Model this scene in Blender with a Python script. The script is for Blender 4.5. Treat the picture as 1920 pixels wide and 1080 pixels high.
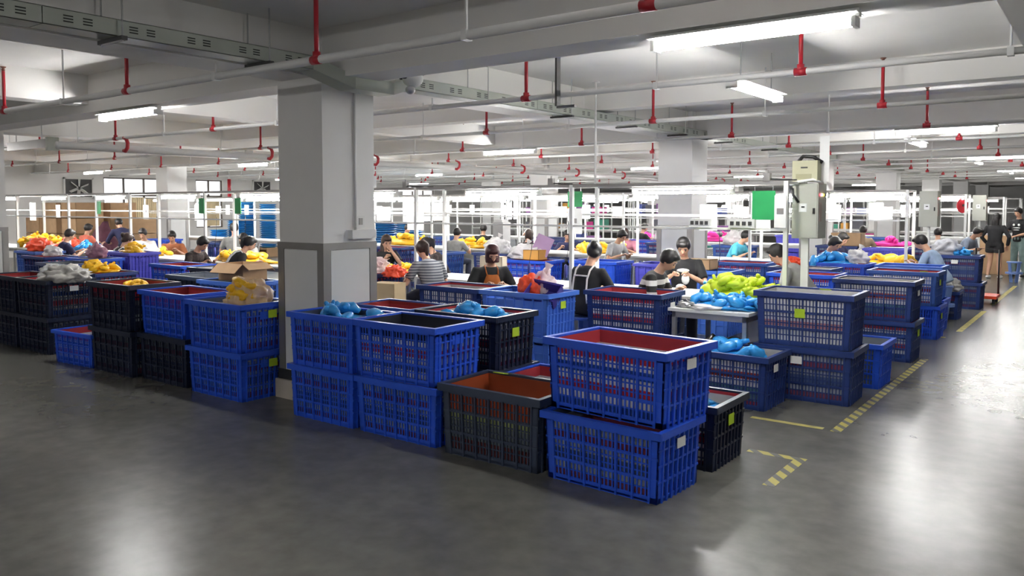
import bpy, math, random
from mathutils import Vector, Matrix, noise
R = math.radians
random.seed(11)
for o in list(bpy.data.objects): bpy.data.objects.remove(o)
scene = bpy.context.scene
COL = scene.collection

# ------------------------------------------------------------------ camera, world, exposure
cd = bpy.data.cameras.new('camera'); cam = bpy.data.objects.new('camera', cd); COL.objects.link(cam)
cd.sensor_width = 36.0; cd.lens = 36.0 * 1510 / 1920
cam.location = (0, 0, 1.75); cam.rotation_euler = (R(87.0), 0, R(36.8))
cd.shift_y = -(155 - 1510 * math.tan(R(3.0))) / 1920
cd.clip_end = 200
scene.camera = cam
w = bpy.data.worlds.new('daylight'); scene.world = w; w.use_nodes = True
w.node_tree.nodes['Background'].inputs[0].default_value = (0.93, 0.96, 1.0, 1)
w.node_tree.nodes['Background'].inputs[1].default_value = 1.3
vs = scene.view_settings
vs.view_transform = 'Standard'; vs.look = 'None'; vs.gamma = 1.0; vs.exposure = 1.1
try: vs.use_curve_mapping = False
except Exception: pass
TUBE_E = 68.0

# ------------------------------------------------------------------ materials
MATS = {}
def mat(name, col, rough=0.6, metal=0.0, var=0.06, scale=6.0, spec=None, emit=None, alpha=None, trans=None, bump=0.0, bscale=60.0):
    if name in MATS: return MATS[name]
    m = bpy.data.materials.new(name); m.use_nodes = True
    nt = m.node_tree; b = nt.nodes['Principled BSDF']
    b.inputs['Roughness'].default_value = rough; b.inputs['Metallic'].default_value = metal
    c = (*col, 1)
    if emit:
        b.inputs['Base Color'].default_value = c
        b.inputs['Emission Color'].default_value = c; b.inputs['Emission Strength'].default_value = emit
    else:
        tc = nt.nodes.new('ShaderNodeTexCoord'); n = nt.nodes.new('ShaderNodeTexNoise')
        n.inputs['Scale'].default_value = scale; n.inputs['Detail'].default_value = 4
        nt.links.new(tc.outputs['Object'], n.inputs['Vector'])
        r = nt.nodes.new('ShaderNodeValToRGB')
        r.color_ramp.elements[0].position = 0.3; r.color_ramp.elements[1].position = 0.7
        r.color_ramp.elements[0].color = (*[max(0, v * (1 - var)) for v in col], 1)
        r.color_ramp.elements[1].color = (*[min(1, v * (1 + var)) for v in col], 1)
        nt.links.new(n.outputs['Fac'], r.inputs['Fac']); nt.links.new(r.outputs['Color'], b.inputs['Base Color'])
        if bump:
            n2 = nt.nodes.new('ShaderNodeTexNoise'); n2.inputs['Scale'].default_value = bscale
            nt.links.new(tc.outputs['Object'], n2.inputs['Vector'])
            bp = nt.nodes.new('ShaderNodeBump'); bp.inputs['Strength'].default_value = bump
            nt.links.new(n2.outputs['Fac'], bp.inputs['Height']); nt.links.new(bp.outputs['Normal'], b.inputs['Normal'])
    if spec is not None: b.inputs['Specular IOR Level'].default_value = spec
    if alpha is not None: b.inputs['Alpha'].default_value = alpha
    if trans is not None: b.inputs['Transmission Weight'].default_value = trans
    MATS[name] = m
    return m

def ramp_mat(name, axis, stops, rough=0.7, scale=1.0, repeat=False, coord='Object', offs=0.0):
    """constant colour bands along one object axis"""
    if name in MATS: return MATS[name]
    m = bpy.data.materials.new(name); m.use_nodes = True
    nt = m.node_tree; b = nt.nodes['Principled BSDF']; b.inputs['Roughness'].default_value = rough
    tc = nt.nodes.new('ShaderNodeTexCoord'); sx = nt.nodes.new('ShaderNodeSeparateXYZ')
    nt.links.new(tc.outputs[coord], sx.inputs[0])
    if axis == 'XY':
        ad = nt.nodes.new('ShaderNodeMath'); ad.operation = 'ADD'
        nt.links.new(sx.outputs['X'], ad.inputs[0]); nt.links.new(sx.outputs['Y'], ad.inputs[1]); out = ad.outputs[0]
    else: out = sx.outputs[axis]
    mu = nt.nodes.new('ShaderNodeMath'); mu.operation = 'MULTIPLY_ADD'
    nt.links.new(out, mu.inputs[0]); mu.inputs[1].default_value = scale; mu.inputs[2].default_value = offs; out = mu.outputs[0]
    if repeat:
        fr = nt.nodes.new('ShaderNodeMath'); fr.operation = 'FRACT'; nt.links.new(out, fr.inputs[0]); out = fr.outputs[0]
    r = nt.nodes.new('ShaderNodeValToRGB'); r.color_ramp.interpolation = 'CONSTANT'
    el = r.color_ramp.elements
    el[0].position = stops[0][0]; el[0].color = (*stops[0][1], 1)
    el[1].position = stops[1][0]; el[1].color = (*stops[1][1], 1)
    for p, c in stops[2:]:
        e = el.new(p); e.color = (*c, 1)
    nt.links.new(out, r.inputs['Fac'])
    mx = nt.nodes.new('ShaderNodeMixRGB'); mx.blend_type = 'MULTIPLY'; mx.inputs[0].default_value = 1
    n = nt.nodes.new('ShaderNodeTexNoise'); n.inputs['Scale'].default_value = 9
    nt.links.new(tc.outputs['Object'], n.inputs['Vector'])
    r2 = nt.nodes.new('ShaderNodeValToRGB'); r2.color_ramp.elements[0].color = (.8, .8, .8, 1); r2.color_ramp.elements[1].color = (1, 1, 1, 1)
    nt.links.new(n.outputs['Fac'], r2.inputs['Fac'])
    nt.links.new(r.outputs['Color'], mx.inputs[1]); nt.links.new(r2.outputs['Color'], mx.inputs[2])
    nt.links.new(mx.outputs[0], b.inputs['Base Color'])
    if 'liner' in name:
        tl = nt.nodes.new('ShaderNodeBsdfTranslucent'); ms = nt.nodes.new('ShaderNodeMixShader'); ms.inputs[0].default_value = .45
        nt.links.new(mx.outputs[0], tl.inputs[0]); nt.links.new(b.outputs[0], ms.inputs[1]); nt.links.new(tl.outputs[0], ms.inputs[2])
        nt.links.new(ms.outputs[0], nt.nodes['Material Output'].inputs[0])
    MATS[name] = m
    return m

def floor_material():
    m = bpy.data.materials.new('polished_concrete'); m.use_nodes = True
    nt = m.node_tree; b = nt.nodes['Principled BSDF']
    tc = nt.nodes.new('ShaderNodeTexCoord')
    def noise_ramp(scale, detail, p0, p1, c0, c1):
        n = nt.nodes.new('ShaderNodeTexNoise'); n.inputs['Scale'].default_value = scale; n.inputs['Detail'].default_value = detail
        nt.links.new(tc.outputs['Object'], n.inputs['Vector'])
        r = nt.nodes.new('ShaderNodeValToRGB')
        r.color_ramp.elements[0].position = p0; r.color_ramp.elements[1].position = p1
        r.color_ramp.elements[0].color = c0; r.color_ramp.elements[1].color = c1
        nt.links.new(n.outputs['Fac'], r.inputs['Fac']); return r
    a = noise_ramp(.7, 6, 0.25, 0.75, (0.080, 0.080, 0.072, 1), (0.165, 0.161, 0.146, 1))
    c = noise_ramp(7.0, 5, 0.25, 0.75, (0.80, 0.80, 0.80, 1), (1.14, 1.14, 1.12, 1))
    mx = nt.nodes.new('ShaderNodeMixRGB'); mx.blend_type = 'MULTIPLY'; mx.inputs[0].default_value = 1
    nt.links.new(a.outputs[0], mx.inputs[1]); nt.links.new(c.outputs[0], mx.inputs[2])
    nt.links.new(mx.outputs[0], b.inputs['Base Color'])
    b.inputs['Roughness'].default_value = .27
    b.inputs['Specular IOR Level'].default_value = 0.32
    return m

M_FLOOR = floor_material()
M_WALL = mat('white_wall_paint', (.80, .79, .77), .8, var=.03, scale=1.5)
M_CEIL = mat('white_ceiling_paint', (.80, .79, .765), .85, var=.04, scale=1.2)
M_BEAM = mat('white_beam_paint', (.80, .79, .765), .8, var=.03, scale=1.2)
M_COLUMN = mat('white_column_paint', (.78, .775, .76), .6, var=.03, scale=2)
M_PANEL = mat('white_column_panel', (.72, .73, .72), .35, var=.03, scale=2)
M_TRIM = mat('grey_metal_trim', (.30, .29, .28), .4, .5, var=.05)
M_PLINTH = mat('beige_plinth', (.50, .45, .38), .7)
M_RUBBER = mat('dark_rubber', (.02, .022, .026), .7)
M_PIPE = mat('white_pipe', (.74, .74, .73), .4, var=.03)
M_ROD = mat('galvanised_rod', (.45, .46, .46), .4, .6)
M_RED = mat('red_pipe_paint', (.42, .018, .03), .35, var=.1)
M_BRASS = mat('sprinkler_brass', (.25, .12, .09), .4, .6)
M_TRAY = mat('grey_green_tray_paint', (.40, .43, .38), .5, .1, var=.05, scale=3)
M_SLOT = mat('dark_slot', (.03, .035, .03), .8)
M_DARK = mat('dark_strut', (.07, .07, .07), .5, .3)
M_WHITE = mat('white_powder_coat', (.78, .79, .77), .4, var=.03)
M_TUBE = mat('fluorescent_tube', (1.0, .985, .97), .5, emit=TUBE_E)
M_STEEL = mat('brushed_steel', (.5, .5, .5), .35, .8)
M_CAB = mat('grey_cabinet', (.42, .43, .38), .45, var=.04, scale=3)
M_BEIGE = mat('beige_unit', (.45, .44, .30), .5)
M_PAPER = mat('white_paper', (.82, .83, .82), .8, var=.02)
M_GREEN = mat('green_board', (.02, .30, .09), .5, var=.06)
M_LIME = mat('lime_card', (.42, .60, .02), .7, var=.08, scale=20)
M_KRAFT = mat('brown_cardboard', (.42, .27, .15), .85, var=.1, scale=5)
M_BLACK = mat('black_plastic', (.012, .012, .013), .4)
M_PVC = mat('clear_bag', (.88, .90, .90), .22, alpha=.42, var=.1, scale=18, bump=.6, bscale=24)
M_PVCW = mat('white_bag', (.85, .83, .83), .35, alpha=.80, var=.08, scale=18, bump=.6, bscale=24)
M_PVCP = mat('pink_bag', (.95, .74, .75), .3, alpha=.55, var=.12, scale=14, bump=.6, bscale=24)
M_YEL = mat('yellow_plastic', (.85, .48, .015), .35, var=.1, scale=8)
M_LIMEP = mat('lime_plastic', (.52, .66, .02), .45, var=.12, scale=9)
M_BLUEP = mat('sky_blue_plastic', (.03, .30, .72), .25, var=.15, scale=9)
M_REDP = mat('orange_red_plastic', (.85, .08, .025), .35, var=.12, scale=9)
M_PURP = mat('mauve_plastic', (.33, .20, .36), .5)
M_GREYP = mat('grey_plastic_film', (.36, .35, .33), .35, var=.2, scale=10, bump=.6, bscale=24)
M_SKIN = mat('skin', (.58, .33, .22), .5, var=.05)
M_HAIR = mat('black_hair', (.012, .010, .010), .45, var=.3, scale=40)
M_HAIR2 = mat('brown_hair', (.035, .018, .014), .45, var=.3, scale=40)

CRATE_COL = {
    'blue': mat('royal_blue_crate', (.02, .095, .66), .35, var=.10, scale=3),
    'navy': mat('navy_crate', (.016, .038, .17), .38, var=.12, scale=3),
    'dark': mat('dark_navy_crate', (.010, .016, .042), .38, var=.12, scale=3),
    'slate': mat('slate_crate', (.030, .044, .082), .4, var=.12, scale=3),
    'light': mat('light_blue_crate', (.07, .19, .68), .35, var=.08, scale=3),
    'mid': mat('mid_blue_crate', (.035, .10, .38), .38, var=.10, scale=3),
    'violet': mat('violet_blue_bin', (.085, .085, .55), .4, var=.08, scale=3),
}
_r = (.66, .065, .085); _w = (.86, .86, .86); _b = (.04, .12, .45); _d = (.34, .04, .08); _g = (.52, .56, .60)
LINER = {
    'rwb': ramp_mat('striped_liner', 'Z', [(0, _b), (.10, _b), (.19, _w), (.31, _r), (.45, _w), (.57, _b), (.69, _w), (.78, _r)], .6, 1 / .435),
    'wrw': ramp_mat('white_red_striped_liner', 'Z', [(0, _d), (.14, _w), (.28, _w), (.40, _d), (.56, _w), (.80, _w), (.92, _r)], .6, 1 / .435),
    'dim': ramp_mat('grey_plum_striped_liner', 'Z', [(0, (.32, .08, .13)), (.18, _g), (.33, (.10, .15, .30)), (.48, _g), (.60, (.36, .06, .10)), (.74, _g), (.86, (.14, .18, .30))], .6, 1 / .435),
    'white': ramp_mat('white_liner', 'Z', [(0, _w), (.2, (.72, .74, .74)), (.35, (.62, .30, .30)), (.46, _w)], .6, 1 / .435),
    'teal': ramp_mat('blue_red_white_liner', 'Z', [(0, _d), (.15, (.10, .18, .24)), (.30, (.12, .28, .32)), (.42, _w), (.55, (.62, .10, .06)), (.68, _w)], .6, 1 / .435),
    'orange': ramp_mat('orange_liner', 'Z', [(0, (.2, .05, .05)), (.25, (.20, .24, .24)), (.5, (.45, .52, .22)), (.60, (.50, .10, .03))], .6, 1 / .435),
    'navytop': ramp_mat('navy_top_liner', 'Z', [(0, (.2, .2, .3)), (.10, _w), (.22, (.10, .12, .3)), (.34, _w), (.45, _r), (.58, _w), (.72, (.03, .035, .06))], .6, 1 / .435),
    'grey': mat('grey_liner', (.16, .18, .22), .6, var=.15),
    'dark': mat('dark_liner', (.020, .026, .050), .6, var=.2),
    'redtop': ramp_mat('red_top_liner', 'Z', [(0, (.06, .07, .10)), (.2, _g), (.35, (.10, .12, .2)), (.55, (.25, .28, .3)), (.66, _r), (.9, (.5, .04, .04))], .6, 1 / .435),
}

# ------------------------------------------------------------------ mesh helpers
class MB:
    def __init__(s): s.v = []; s.f = []
    def box(s, x0, x1, y0, y1, z0, z1, T=None):
        n = len(s.v)
        c = [(x0, y0, z0), (x1, y0, z0), (x1, y1, z0), (x0, y1, z0), (x0, y0, z1), (x1, y0, z1), (x1, y1, z1), (x0, y1, z1)]
        if T: c = [tuple(T @ Vector(p)) for p in c]
        s.v += c
        s.f += [tuple(n + i for i in q) for q in ((0, 3, 2, 1), (4, 5, 6, 7), (0, 1, 5, 4), (1, 2, 6, 5), (2, 3, 7, 6), (3, 0, 4, 7))]
        return s
    def tube(s, pts, rad, seg=8, cap=True, ell=None):
        """rings along a polyline; rad one or per point; ell = (sx, sy) list for elliptical rings (x stays world-ish x)"""
        pts = [Vector(p) for p in pts]; k = len(pts)
        if not isinstance(rad, (list, tuple)): rad = [rad] * k
        base = len(s.v); prev = None
        for i, p in enumerate(pts):
            d = (pts[min(i + 1, k - 1)] - pts[max(i - 1, 0)])
            if d.length < 1e-9: d = Vector((0, 0, 1))
            d.normalize()
            ref = Vector((1, 0, 0)) if (ell or abs(d.x) < .9) else Vector((0, 1, 0))
            if prev is not None and not ell: ref = prev
            u = (ref - d * ref.dot(d)).normalized(); v = d.cross(u); prev = u
            rx, ry = ell[i] if ell else (rad[i], rad[i])
            for j in range(seg):
                a = 2 * math.pi * j / seg
                s.v.append(tuple(p + u * (math.cos(a) * rx) + v * (math.sin(a) * ry)))
        for i in range(k - 1):
            for j in range(seg):
                a = base + i * seg + j; b = base + i * seg + (j + 1) % seg
                s.f.append((a, b, b + seg, a + seg))
        if cap:
            s.f.append(tuple(base + j for j in reversed(range(seg))))
            s.f.append(tuple(base + (k - 1) * seg + j for j in range(seg)))
        return s
    def ell(s, c, r, seg=12, rings=8, T=None):
        base = len(s.v); c = Vector(c)
        pts = [Vector((0, 0, -r[2]))]
        for i in range(1, rings):
            t = math.pi * i / rings
            for j in range(seg):
                a = 2 * math.pi * j / seg
                pts.append(Vector((math.sin(t) * math.cos(a) * r[0], math.sin(t) * math.sin(a) * r[1], -math.cos(t) * r[2])))
        pts.append(Vector((0, 0, r[2])))
        s.v += [tuple((T @ p if T else p) + c) for p in pts]
        for j in range(seg): s.f.append((base, base + 1 + (j + 1) % seg, base + 1 + j))
        for i in range(rings - 2):
            for j in range(seg):
                a = base + 1 + i * seg + j; b = base + 1 + i * seg + (j + 1) % seg
                s.f.append((a, b, b + seg, a + seg))
        top = base + 1 + (rings - 1) * seg; l = base + 1 + (rings - 2) * seg
        for j in range(seg): s.f.append((l + j, l + (j + 1) % seg, top))
        return s
    def lathe(s, prof, seg=16, c=(0, 0, 0)):
        base = len(s.v); k = len(prof)
        for r, z in prof:
            for j in range(seg):
                a = 2 * math.pi * j / seg
                s.v.append((c[0] + r * math.cos(a), c[1] + r * math.sin(a), c[2] + z))
        for i in range(k - 1):
            for j in range(seg):
                a = base + i * seg + j; b = base + i * seg + (j + 1) % seg
                s.f.append((a, b, b + seg, a + seg))
        s.f.append(tuple(base + j for j in reversed(range(seg)))); s.f.append(tuple(base + (k - 1) * seg + j for j in range(seg)))
        return s
    def mesh(s, name, m=None, smooth=False):
        me = bpy.data.meshes.new(name); me.from_pydata(s.v, [], s.f); me.update()
        if m: me.materials.append(m)
        if smooth: me.polygons.foreach_set('use_smooth', [True] * len(me.polygons))
        return me
    def build(s, name, m, parent=None, smooth=False, loc=None):
        return put(name, s.mesh(name, m, smooth), parent, loc)

def put(name, me, parent=None, loc=None, rot=None):
    o = bpy.data.objects.new(name, me); COL.objects.link(o)
    if parent: o.parent = parent
    if loc: o.location = loc
    if rot: o.rotation_euler = rot
    return o
def empty(name, loc=(0, 0, 0), rz=0.0):
    o = bpy.data.objects.new(name, None); COL.objects.link(o); o.location = loc; o.rotation_euler = (0, 0, rz)
    o.empty_display_size = .1
    return o
def tag(o, label, cat, group=None, kind=None):
    o['label'] = label
    if cat: o['category'] = cat
    if group: o['group'] = group
    if kind: o['kind'] = kind
    return o
def struct(o, label=None):
    o['kind'] = 'structure'
    if label: o['label'] = label
    return o
def copy_tree(o, parent=None):
    c = o.copy(); COL.objects.link(c); c.parent = parent
    for ch in list(o.children): copy_tree(ch, c)
    return c
ORD = ['first', 'second', 'third', 'fourth', 'fifth', 'sixth', 'seventh', 'eighth', 'ninth', 'tenth', 'eleventh', 'twelfth', 'thirteenth', 'fourteenth', 'fifteenth', 'sixteenth', 'seventeenth', 'eighteenth', 'nineteenth', 'twentieth', 'twenty-first', 'twenty-second', 'twenty-third', 'twenty-fourth', 'twenty-fifth', 'twenty-sixth', 'twenty-seventh']

# ------------------------------------------------------------------ the building
XW, XE, YS, YN, ZC = -29.5, 9.0, -9.0, 58.0, 3.26
floor = struct(MB().box(XW, XE, YS, YN, -.2, 0).build('floor', M_FLOOR), 'polished grey concrete factory floor')
struct(MB().box(XW, XE, YS, YN, ZC, ZC + .2).build('ceiling', M_CEIL), 'white painted concrete ceiling slab')
struct(MB().box(XE, XE + .2, YS, YN, 0, ZC).build('wall_right', M_WALL), 'white factory wall beyond the aisle')
struct(MB().box(XW, XE, YS - .2, YS, 0, ZC).build('wall_front', M_WALL), 'white factory wall behind the viewpoint')
struct(MB().box(XW, XE, YN, YN + .2, 0, ZC).build('wall_back', M_WALL), 'white factory wall at the far end of the aisle')
# left wall with window openings: (y0, y1, z0, z1)
WINS = [(14.62, 16.95, .85, 2.77), (18.3, 19.5, .85, 2.77), (6.2, 8.6, .85, 2.77), (24.0, 26.4, .85, 2.77), (30.0, 32.4, .85, 2.77), (38.0, 40.4, .85, 2.77)]
WINS.sort()
wb = MB(); y = YS
for a, b, z0, z1 in WINS:
    wb.box(XW - .2, XW, y, a, 0, ZC); wb.box(XW - .2, XW, a, b, 0, z0); wb.box(XW - .2, XW, a, b, z1, ZC); y = b
wb.box(XW - .2, XW, y, YN, 0, ZC)
struct(wb.build('wall_left', M_WALL), 'white factory wall with windows at the left')
M_GLASS = mat('window_glass', (.9, .93, .95), .05, alpha=.25)
M_FRAME = mat('brown_window_frame', (.10, .075, .06), .5)
M_CURT = mat('cream_curtain', (.80, .66, .42), .9, var=.08, scale=4)
for i, (a, b, z0, z1) in enumerate(WINS):
    r = empty('window_%d' % (i + 1), (XW, (a + b) / 2, z0)); struct(r, 'tall brown framed window in the left wall')
    hw = (b - a) / 2; h = z1 - z0
    f = MB(); t = .04
    f.box(-.12, -.04, -hw, -hw + t, 0, h).box(-.12, -.04, hw - t, hw, 0, h).box(-.12, -.04, -hw, hw, 0, t).box(-.12, -.04, -hw, hw, h - t, h)
    f.build('window_frame', M_FRAME, r)
    n = 3 if hw > .9 else 2
    for k in range(1, n): 
        yy = -hw + 2 * hw * k / n
        MB().box(-.12, -.04, yy - .025, yy + .025, 0, h).build('mullion', M_FRAME, r)
    MB().box(-.12, -.04, -hw, hw, 1.24, 1.30).build('transom', M_FRAME, r)
    for k in range(n):
        y0 = -hw + 2 * hw * k / n; y1 = -hw + 2 * hw * (k + 1) / n
        for (p, q) in ((.04, 1.24), (1.30, h - .04)):
            MB().box(-.085, -.079, y0 + .03, y1 - .03, p, q).build('pane', M_GLASS, r)
    if i in (1, 2):
        c = MB()
        for k in range(14):
            yy = -hw * .2 + hw * .9 * k / 13
            c.tube([(-.02, yy, .06), (-.02, yy, 1.2)], .035, 6)
        c.build('curtain', M_CURT, r)

# columns
def column(x1, y0, dx=.6, dy=.6, full=False, lab=''):
    r = empty('column', (x1 - dx / 2, y0 + dy / 2, 0)); struct(r, lab)
    a, b = dx / 2, dy / 2
    MB().box(-a, a, -b, b, 0, ZC).build('shaft', M_COLUMN, r)
    if full:
        MB().box(-a - .03, a + .03, -b - .05, b + .03, 0, .17).build('plinth', M_PLINTH, r)
        MB().box(-a - .022, a + .022, -b - .022, b + .022, .17, .26).build('base_strip', M_RUBBER, r)
    MB().box(-a - .016, a + .016, -b - .016, b + .016, 1.36, 1.42).build('trim_band', M_TRIM, r)
    for sx in (-1, 1):
        for sy in (-1, 1):
            cx, cy = sx * a, sy * b
            MB().box(min(cx, cx - sx * .07) - .014 * (sx < 0), max(cx, cx - sx * .07) + .014 * (sx > 0),
                     min(cy, cy - sy * .07) - .014 * (sy < 0), max(cy, cy - sy * .07) + .014 * (sy > 0), .2, 1.36).build('corner_guard', M_TRIM, r)
    for (x0, x1_, y0_, y1_) in ((-a + .075, a - .075, -b - .01, -b + .01), (-a + .075, a - .075, b - .01, b + .01), (a - .01, a + .01, -b + .075, b - .075), (-a - .01, -a + .01, -b + .075, b - .075)):
        MB().box(x0, x1_, y0_, y1_, .26, 1.355).build('cladding_panel', M_PANEL, r)
    return r
c1 = column(-5.48, 4.6, full=True, lab='nearest white column with grey corner guards and beige plinth')
column(-5.48, 12.17, full=True, lab='second white column along the aisle side, behind the work line')
for k, yy in enumerate((19.74, 27.3, 34.9, 42.5, 50.0)): column(-5.48, yy, lab=ORD[k + 2] + ' white column along the aisle side, receding')
column(-13.48, 4.6, full=True, lab='white column cut by the left edge of the view')
column(-21.48, 12.45, lab='white column standing before the left windows')
for k, (x, yy) in enumerate(((-13.48, 12.17), (-13.48, 19.74), (-21.48, 19.9), (-13.48, 27.3), (-21.48, 4.6), (-13.48, 34.9), (-21.48, 27.3))):
    column(x, yy, lab='white column deep in the hall between work lines, number %s from the front' % ORD[k])
# conduit and socket on the nearest column: a thing fixed to it
cond = empty('wall_socket', (-5.48, 4.93, 0)); tag(cond, 'white conduit with switch and socket box on the nearest column', 'socket')
MB().tube([(.014, .03, 1.50), (.014, .03, 2.83)], .011, 8).build('conduit', M_PIPE, cond, True)
MB().box(0, .035, .02, .12, 1.55, 1.66).build('switch_plate', M_PIPE, cond)
MB().box(.035, .041, .05, .09, 1.575, 1.635).build('switch_button', M_TRIM, cond)
MB().box(0, .06, -.05, .24, 1.45, 1.53).build('socket_box', M_PIPE, cond)

# beams
def beam(x0, x1, y0, y1, z0, lab): return struct(MB().box(x0, x1, y0, y1, z0, ZC + .01).build('beam', M_BEAM), lab)
BZ = 2.83
for k, yy in enumerate((-3.0, 4.61, 12.29, 19.86, 27.42, 35.02, 42.6, 50.1)):
    beam(XW, XE, yy, yy + .36, BZ, 'deep white ceiling beam over a column row, %s from behind the viewpoint' % ORD[k])
for k, yy in enumerate((.6, 9.0, 16.0, 23.6, 31.2, 38.8, 46.3)):
    beam(XW, XE, yy, yy + .28, 2.97, 'shallow white cross beam between column rows, %s from behind the viewpoint' % ORD[k])
for k, (a, b) in enumerate(((-6.02, -5.56), (-14.02, -13.56), (-22.02, -21.56), (1.9, 2.4))):
    beam(a, b, YS, YN, 2.86, 'long white ceiling beam along the aisle direction, ' + ['over the nearest column', 'over the second column line', 'over the third column line', 'unseen right of aisle'][k])
for k, (a, b) in enumerate(((-.58, -.26), (-9.9, -9.6), (-17.9, -17.6))):
    beam(a, b, YS, YN, 2.92, 'slim white ceiling beam along the aisle direction, ' + ['over the aisle', 'between the first and second column lines', 'between the second and third column lines'][k])

# floor tape
M_TAPE = ramp_mat('hazard_tape', 'XY', [(0, (.40, .34, .05)), (.55, (.06, .06, .05))], .5, 1 / .15, True)
M_TAPEY = mat('worn_yellow_tape', (.36, .31, .08), .6, var=.35, scale=9)
def tape(x0, x1, y0, y1, m, lab):
    o = MB().box(x0, x1, y0, y1, 0, .0012).build('floor_tape', m); tag(o, lab, 'tape', 'yellow floor marking tape'); return o
tape(-1.72, -1.645, 6.42, 10.1, M_TAPE, 'yellow and black hazard tape running beside the navy crate stacks')
tape(-1.72, -1.645, 12.6, 15.3, M_TAPEY, 'worn yellow floor tape by the small crate along the aisle')
tape(-1.72, -1.645, 16.4, 20.5, M_TAPEY, 'worn yellow floor tape near the standing workers')
tape(-2.36, -1.78, 6.43, 6.49, M_TAPEY, 'short yellow floor tape crossing to the navy crate')
tape(-2.05, -1.645, 5.53, 5.60, M_TAPE, 'short hazard tape leading from the black crate to the corner mark')
tape(-1.72, -1.645, 4.92, 5.53, M_TAPE, 'hazard tape leg of the corner mark nearest the viewpoint')
tape(-2.05, -1.75, 11.9, 11.96, M_TAPEY, 'faint yellow tape crossing behind the blue crate stack')

# ------------------------------------------------------------------ ceiling services
PZ = 2.76
PIPEY = [3.72, 6.24, 8.82, 11.35, 13.85, 16.35, 18.9, 21.5, 24.1, 26.6, 29.2, 31.8, 34.4]
def sprinkler_meshes():
    riser = MB().tube([(0, 0, .02), (0, 0, ZC - PZ - .07)], .017, 8).mesh('riser', M_RED, True)
    tee = MB().tube([(-.045, 0, 0), (.045, 0, 0)], .032, 10).tube([(0, 0, 0), (0, 0, .055)], .028, 10).mesh('tee_fitting', M_RED, True)
    head = MB().lathe([(.012, 0), (.02, .012), (.012, .025), (.03, .042), (.03, .046)], 8).mesh('sprinkler_head', M_BRASS)
    rod = MB().tube([(0, 0, 0), (0, 0, ZC - PZ)], .008, 6).box(-.02, .02, -.028, .028, -.032, -.02).box(-.02, .02, -.032, -.026, -.03, .03).box(-.02, .02, .026, .032, -.03, .03).mesh('hanger', M_PIPE)
    return riser, tee, head, rod
RISER, TEE, HEAD, HROD = sprinkler_meshes()
for k, yy in enumerate(PIPEY):
    r = empty('sprinkler_pipe', (0, yy, PZ))
    tag(r, 'white sprinkler pipe with red risers under the ceiling, %s row from the viewpoint' % ORD[k], 'pipe', 'sprinkler pipes')
    x0 = -27.5
    MB().tube([(x0, 0, 0), (4.5, 0, 0)], .030 if k == 0 else .024, 10).build('pipe', M_PIPE, r, True)
    n = 0; x = -1.9 if k % 2 == 0 else -1.92
    x += 5.1
    while x > x0:
        put('tee_fitting', TEE, r, (x, 0, 0)); put('riser', RISER, r, (x, 0, 0)); put('sprinkler_head', HEAD, r, (x, 0, ZC - PZ - .07))
        if k < 8: put('hanger', HROD, r, (x - 1.2, 0, 0))
        x -= 2.56
# main feed pipe with swan necks at the left
r = empty('feed_pipe', (-12.0, 0, 0)); tag(r, 'thick white water main with red swan neck joints along the ceiling', 'pipe')
MB().tube([(0, 5.3, 2.60), (0, 40, 2.60)], .055, 12).build('pipe', M_PIPE, r, True)
for yy in PIPEY[1:12]:
    pts = [(.05, yy, 2.57), (.10, yy, 2.56), (.16, yy, 2.61), (.17, yy, 2.68), (.13, yy, 2.74), (.06, yy, 2.76)]
    MB().tube(pts, .028, 8).build('swan_neck', M_RED, r, True)
r = empty('hanging_duct', (-13.75, 5.6, 2.62)); tag(r, 'grey square-ended duct under the ceiling by the left column', 'duct')
MB().box(-.5, .9, -.06, .06, 0, .13).build('duct', M_TRIM, r); MB().box(.9, .98, -.08, .08, -.05, .15).build('end_cap', M_TRAY, r)
for xx in (-.3, .6): MB().tube([(xx, 0, .13), (xx, 0, .72)], .008, 6).build('rod', M_ROD, r)
# red standpipe in the far left bay
o = MB().tube([(0, 0, 0), (0, 0, .62)], .06, 12).tube([(0, 0, .1), (0, 0, .13)], .085, 12).build('standpipe', M_RED, None, True, (-25.0, 16.8, 2.05))
MB().tube([(0, 0, -.05), (0, 0, ZC - 2.05)], .02, 8).build('pipe_rod', M_PIPE, o, True)
tag(o, 'short red vertical pipe hanging near the left windows', 'pipe')

# cable tray
tr = empty('cable_tray', (-5.28, 0, 2.86)); tag(tr, 'grey green slotted cable tray running beside the long ceiling beam', 'cable tray')
SLITS = MB()
for dz in (-.018, 0, .018): SLITS.box(-.001, .0012, -.03, .03, dz - .004, dz + .004)
SLITM = SLITS.mesh('vent_slot', M_SLOT)
def tray_run(y0, y1, zo):
    n = max(1, round((y1 - y0) / 2.0)); L = (y1 - y0) / n
    for i in range(n):
        a = y0 + i * L; b = a + L - .006
        t = MB().box(-.2, 0, a, b, zo, zo + .004).box(-.004, 0, a, b, zo, zo + .11).box(-.2, -.196, a, b, zo, zo + .11).box(-.2, 0, a, b, zo + .106, zo + .11)
        t.build('tray_section', M_TRAY, tr)
        yy = a + .15
        while yy < b - .1 and yy < 14:
            put('vent_slot', SLITM, tr, (0, yy, zo + .055)); put('vent_slot', SLITM, tr, (0, yy + .12, zo + .055)); yy += .42
tray_run(.2, 4.35, .0); tray_run(5.5, 30.0, -.03)
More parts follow.
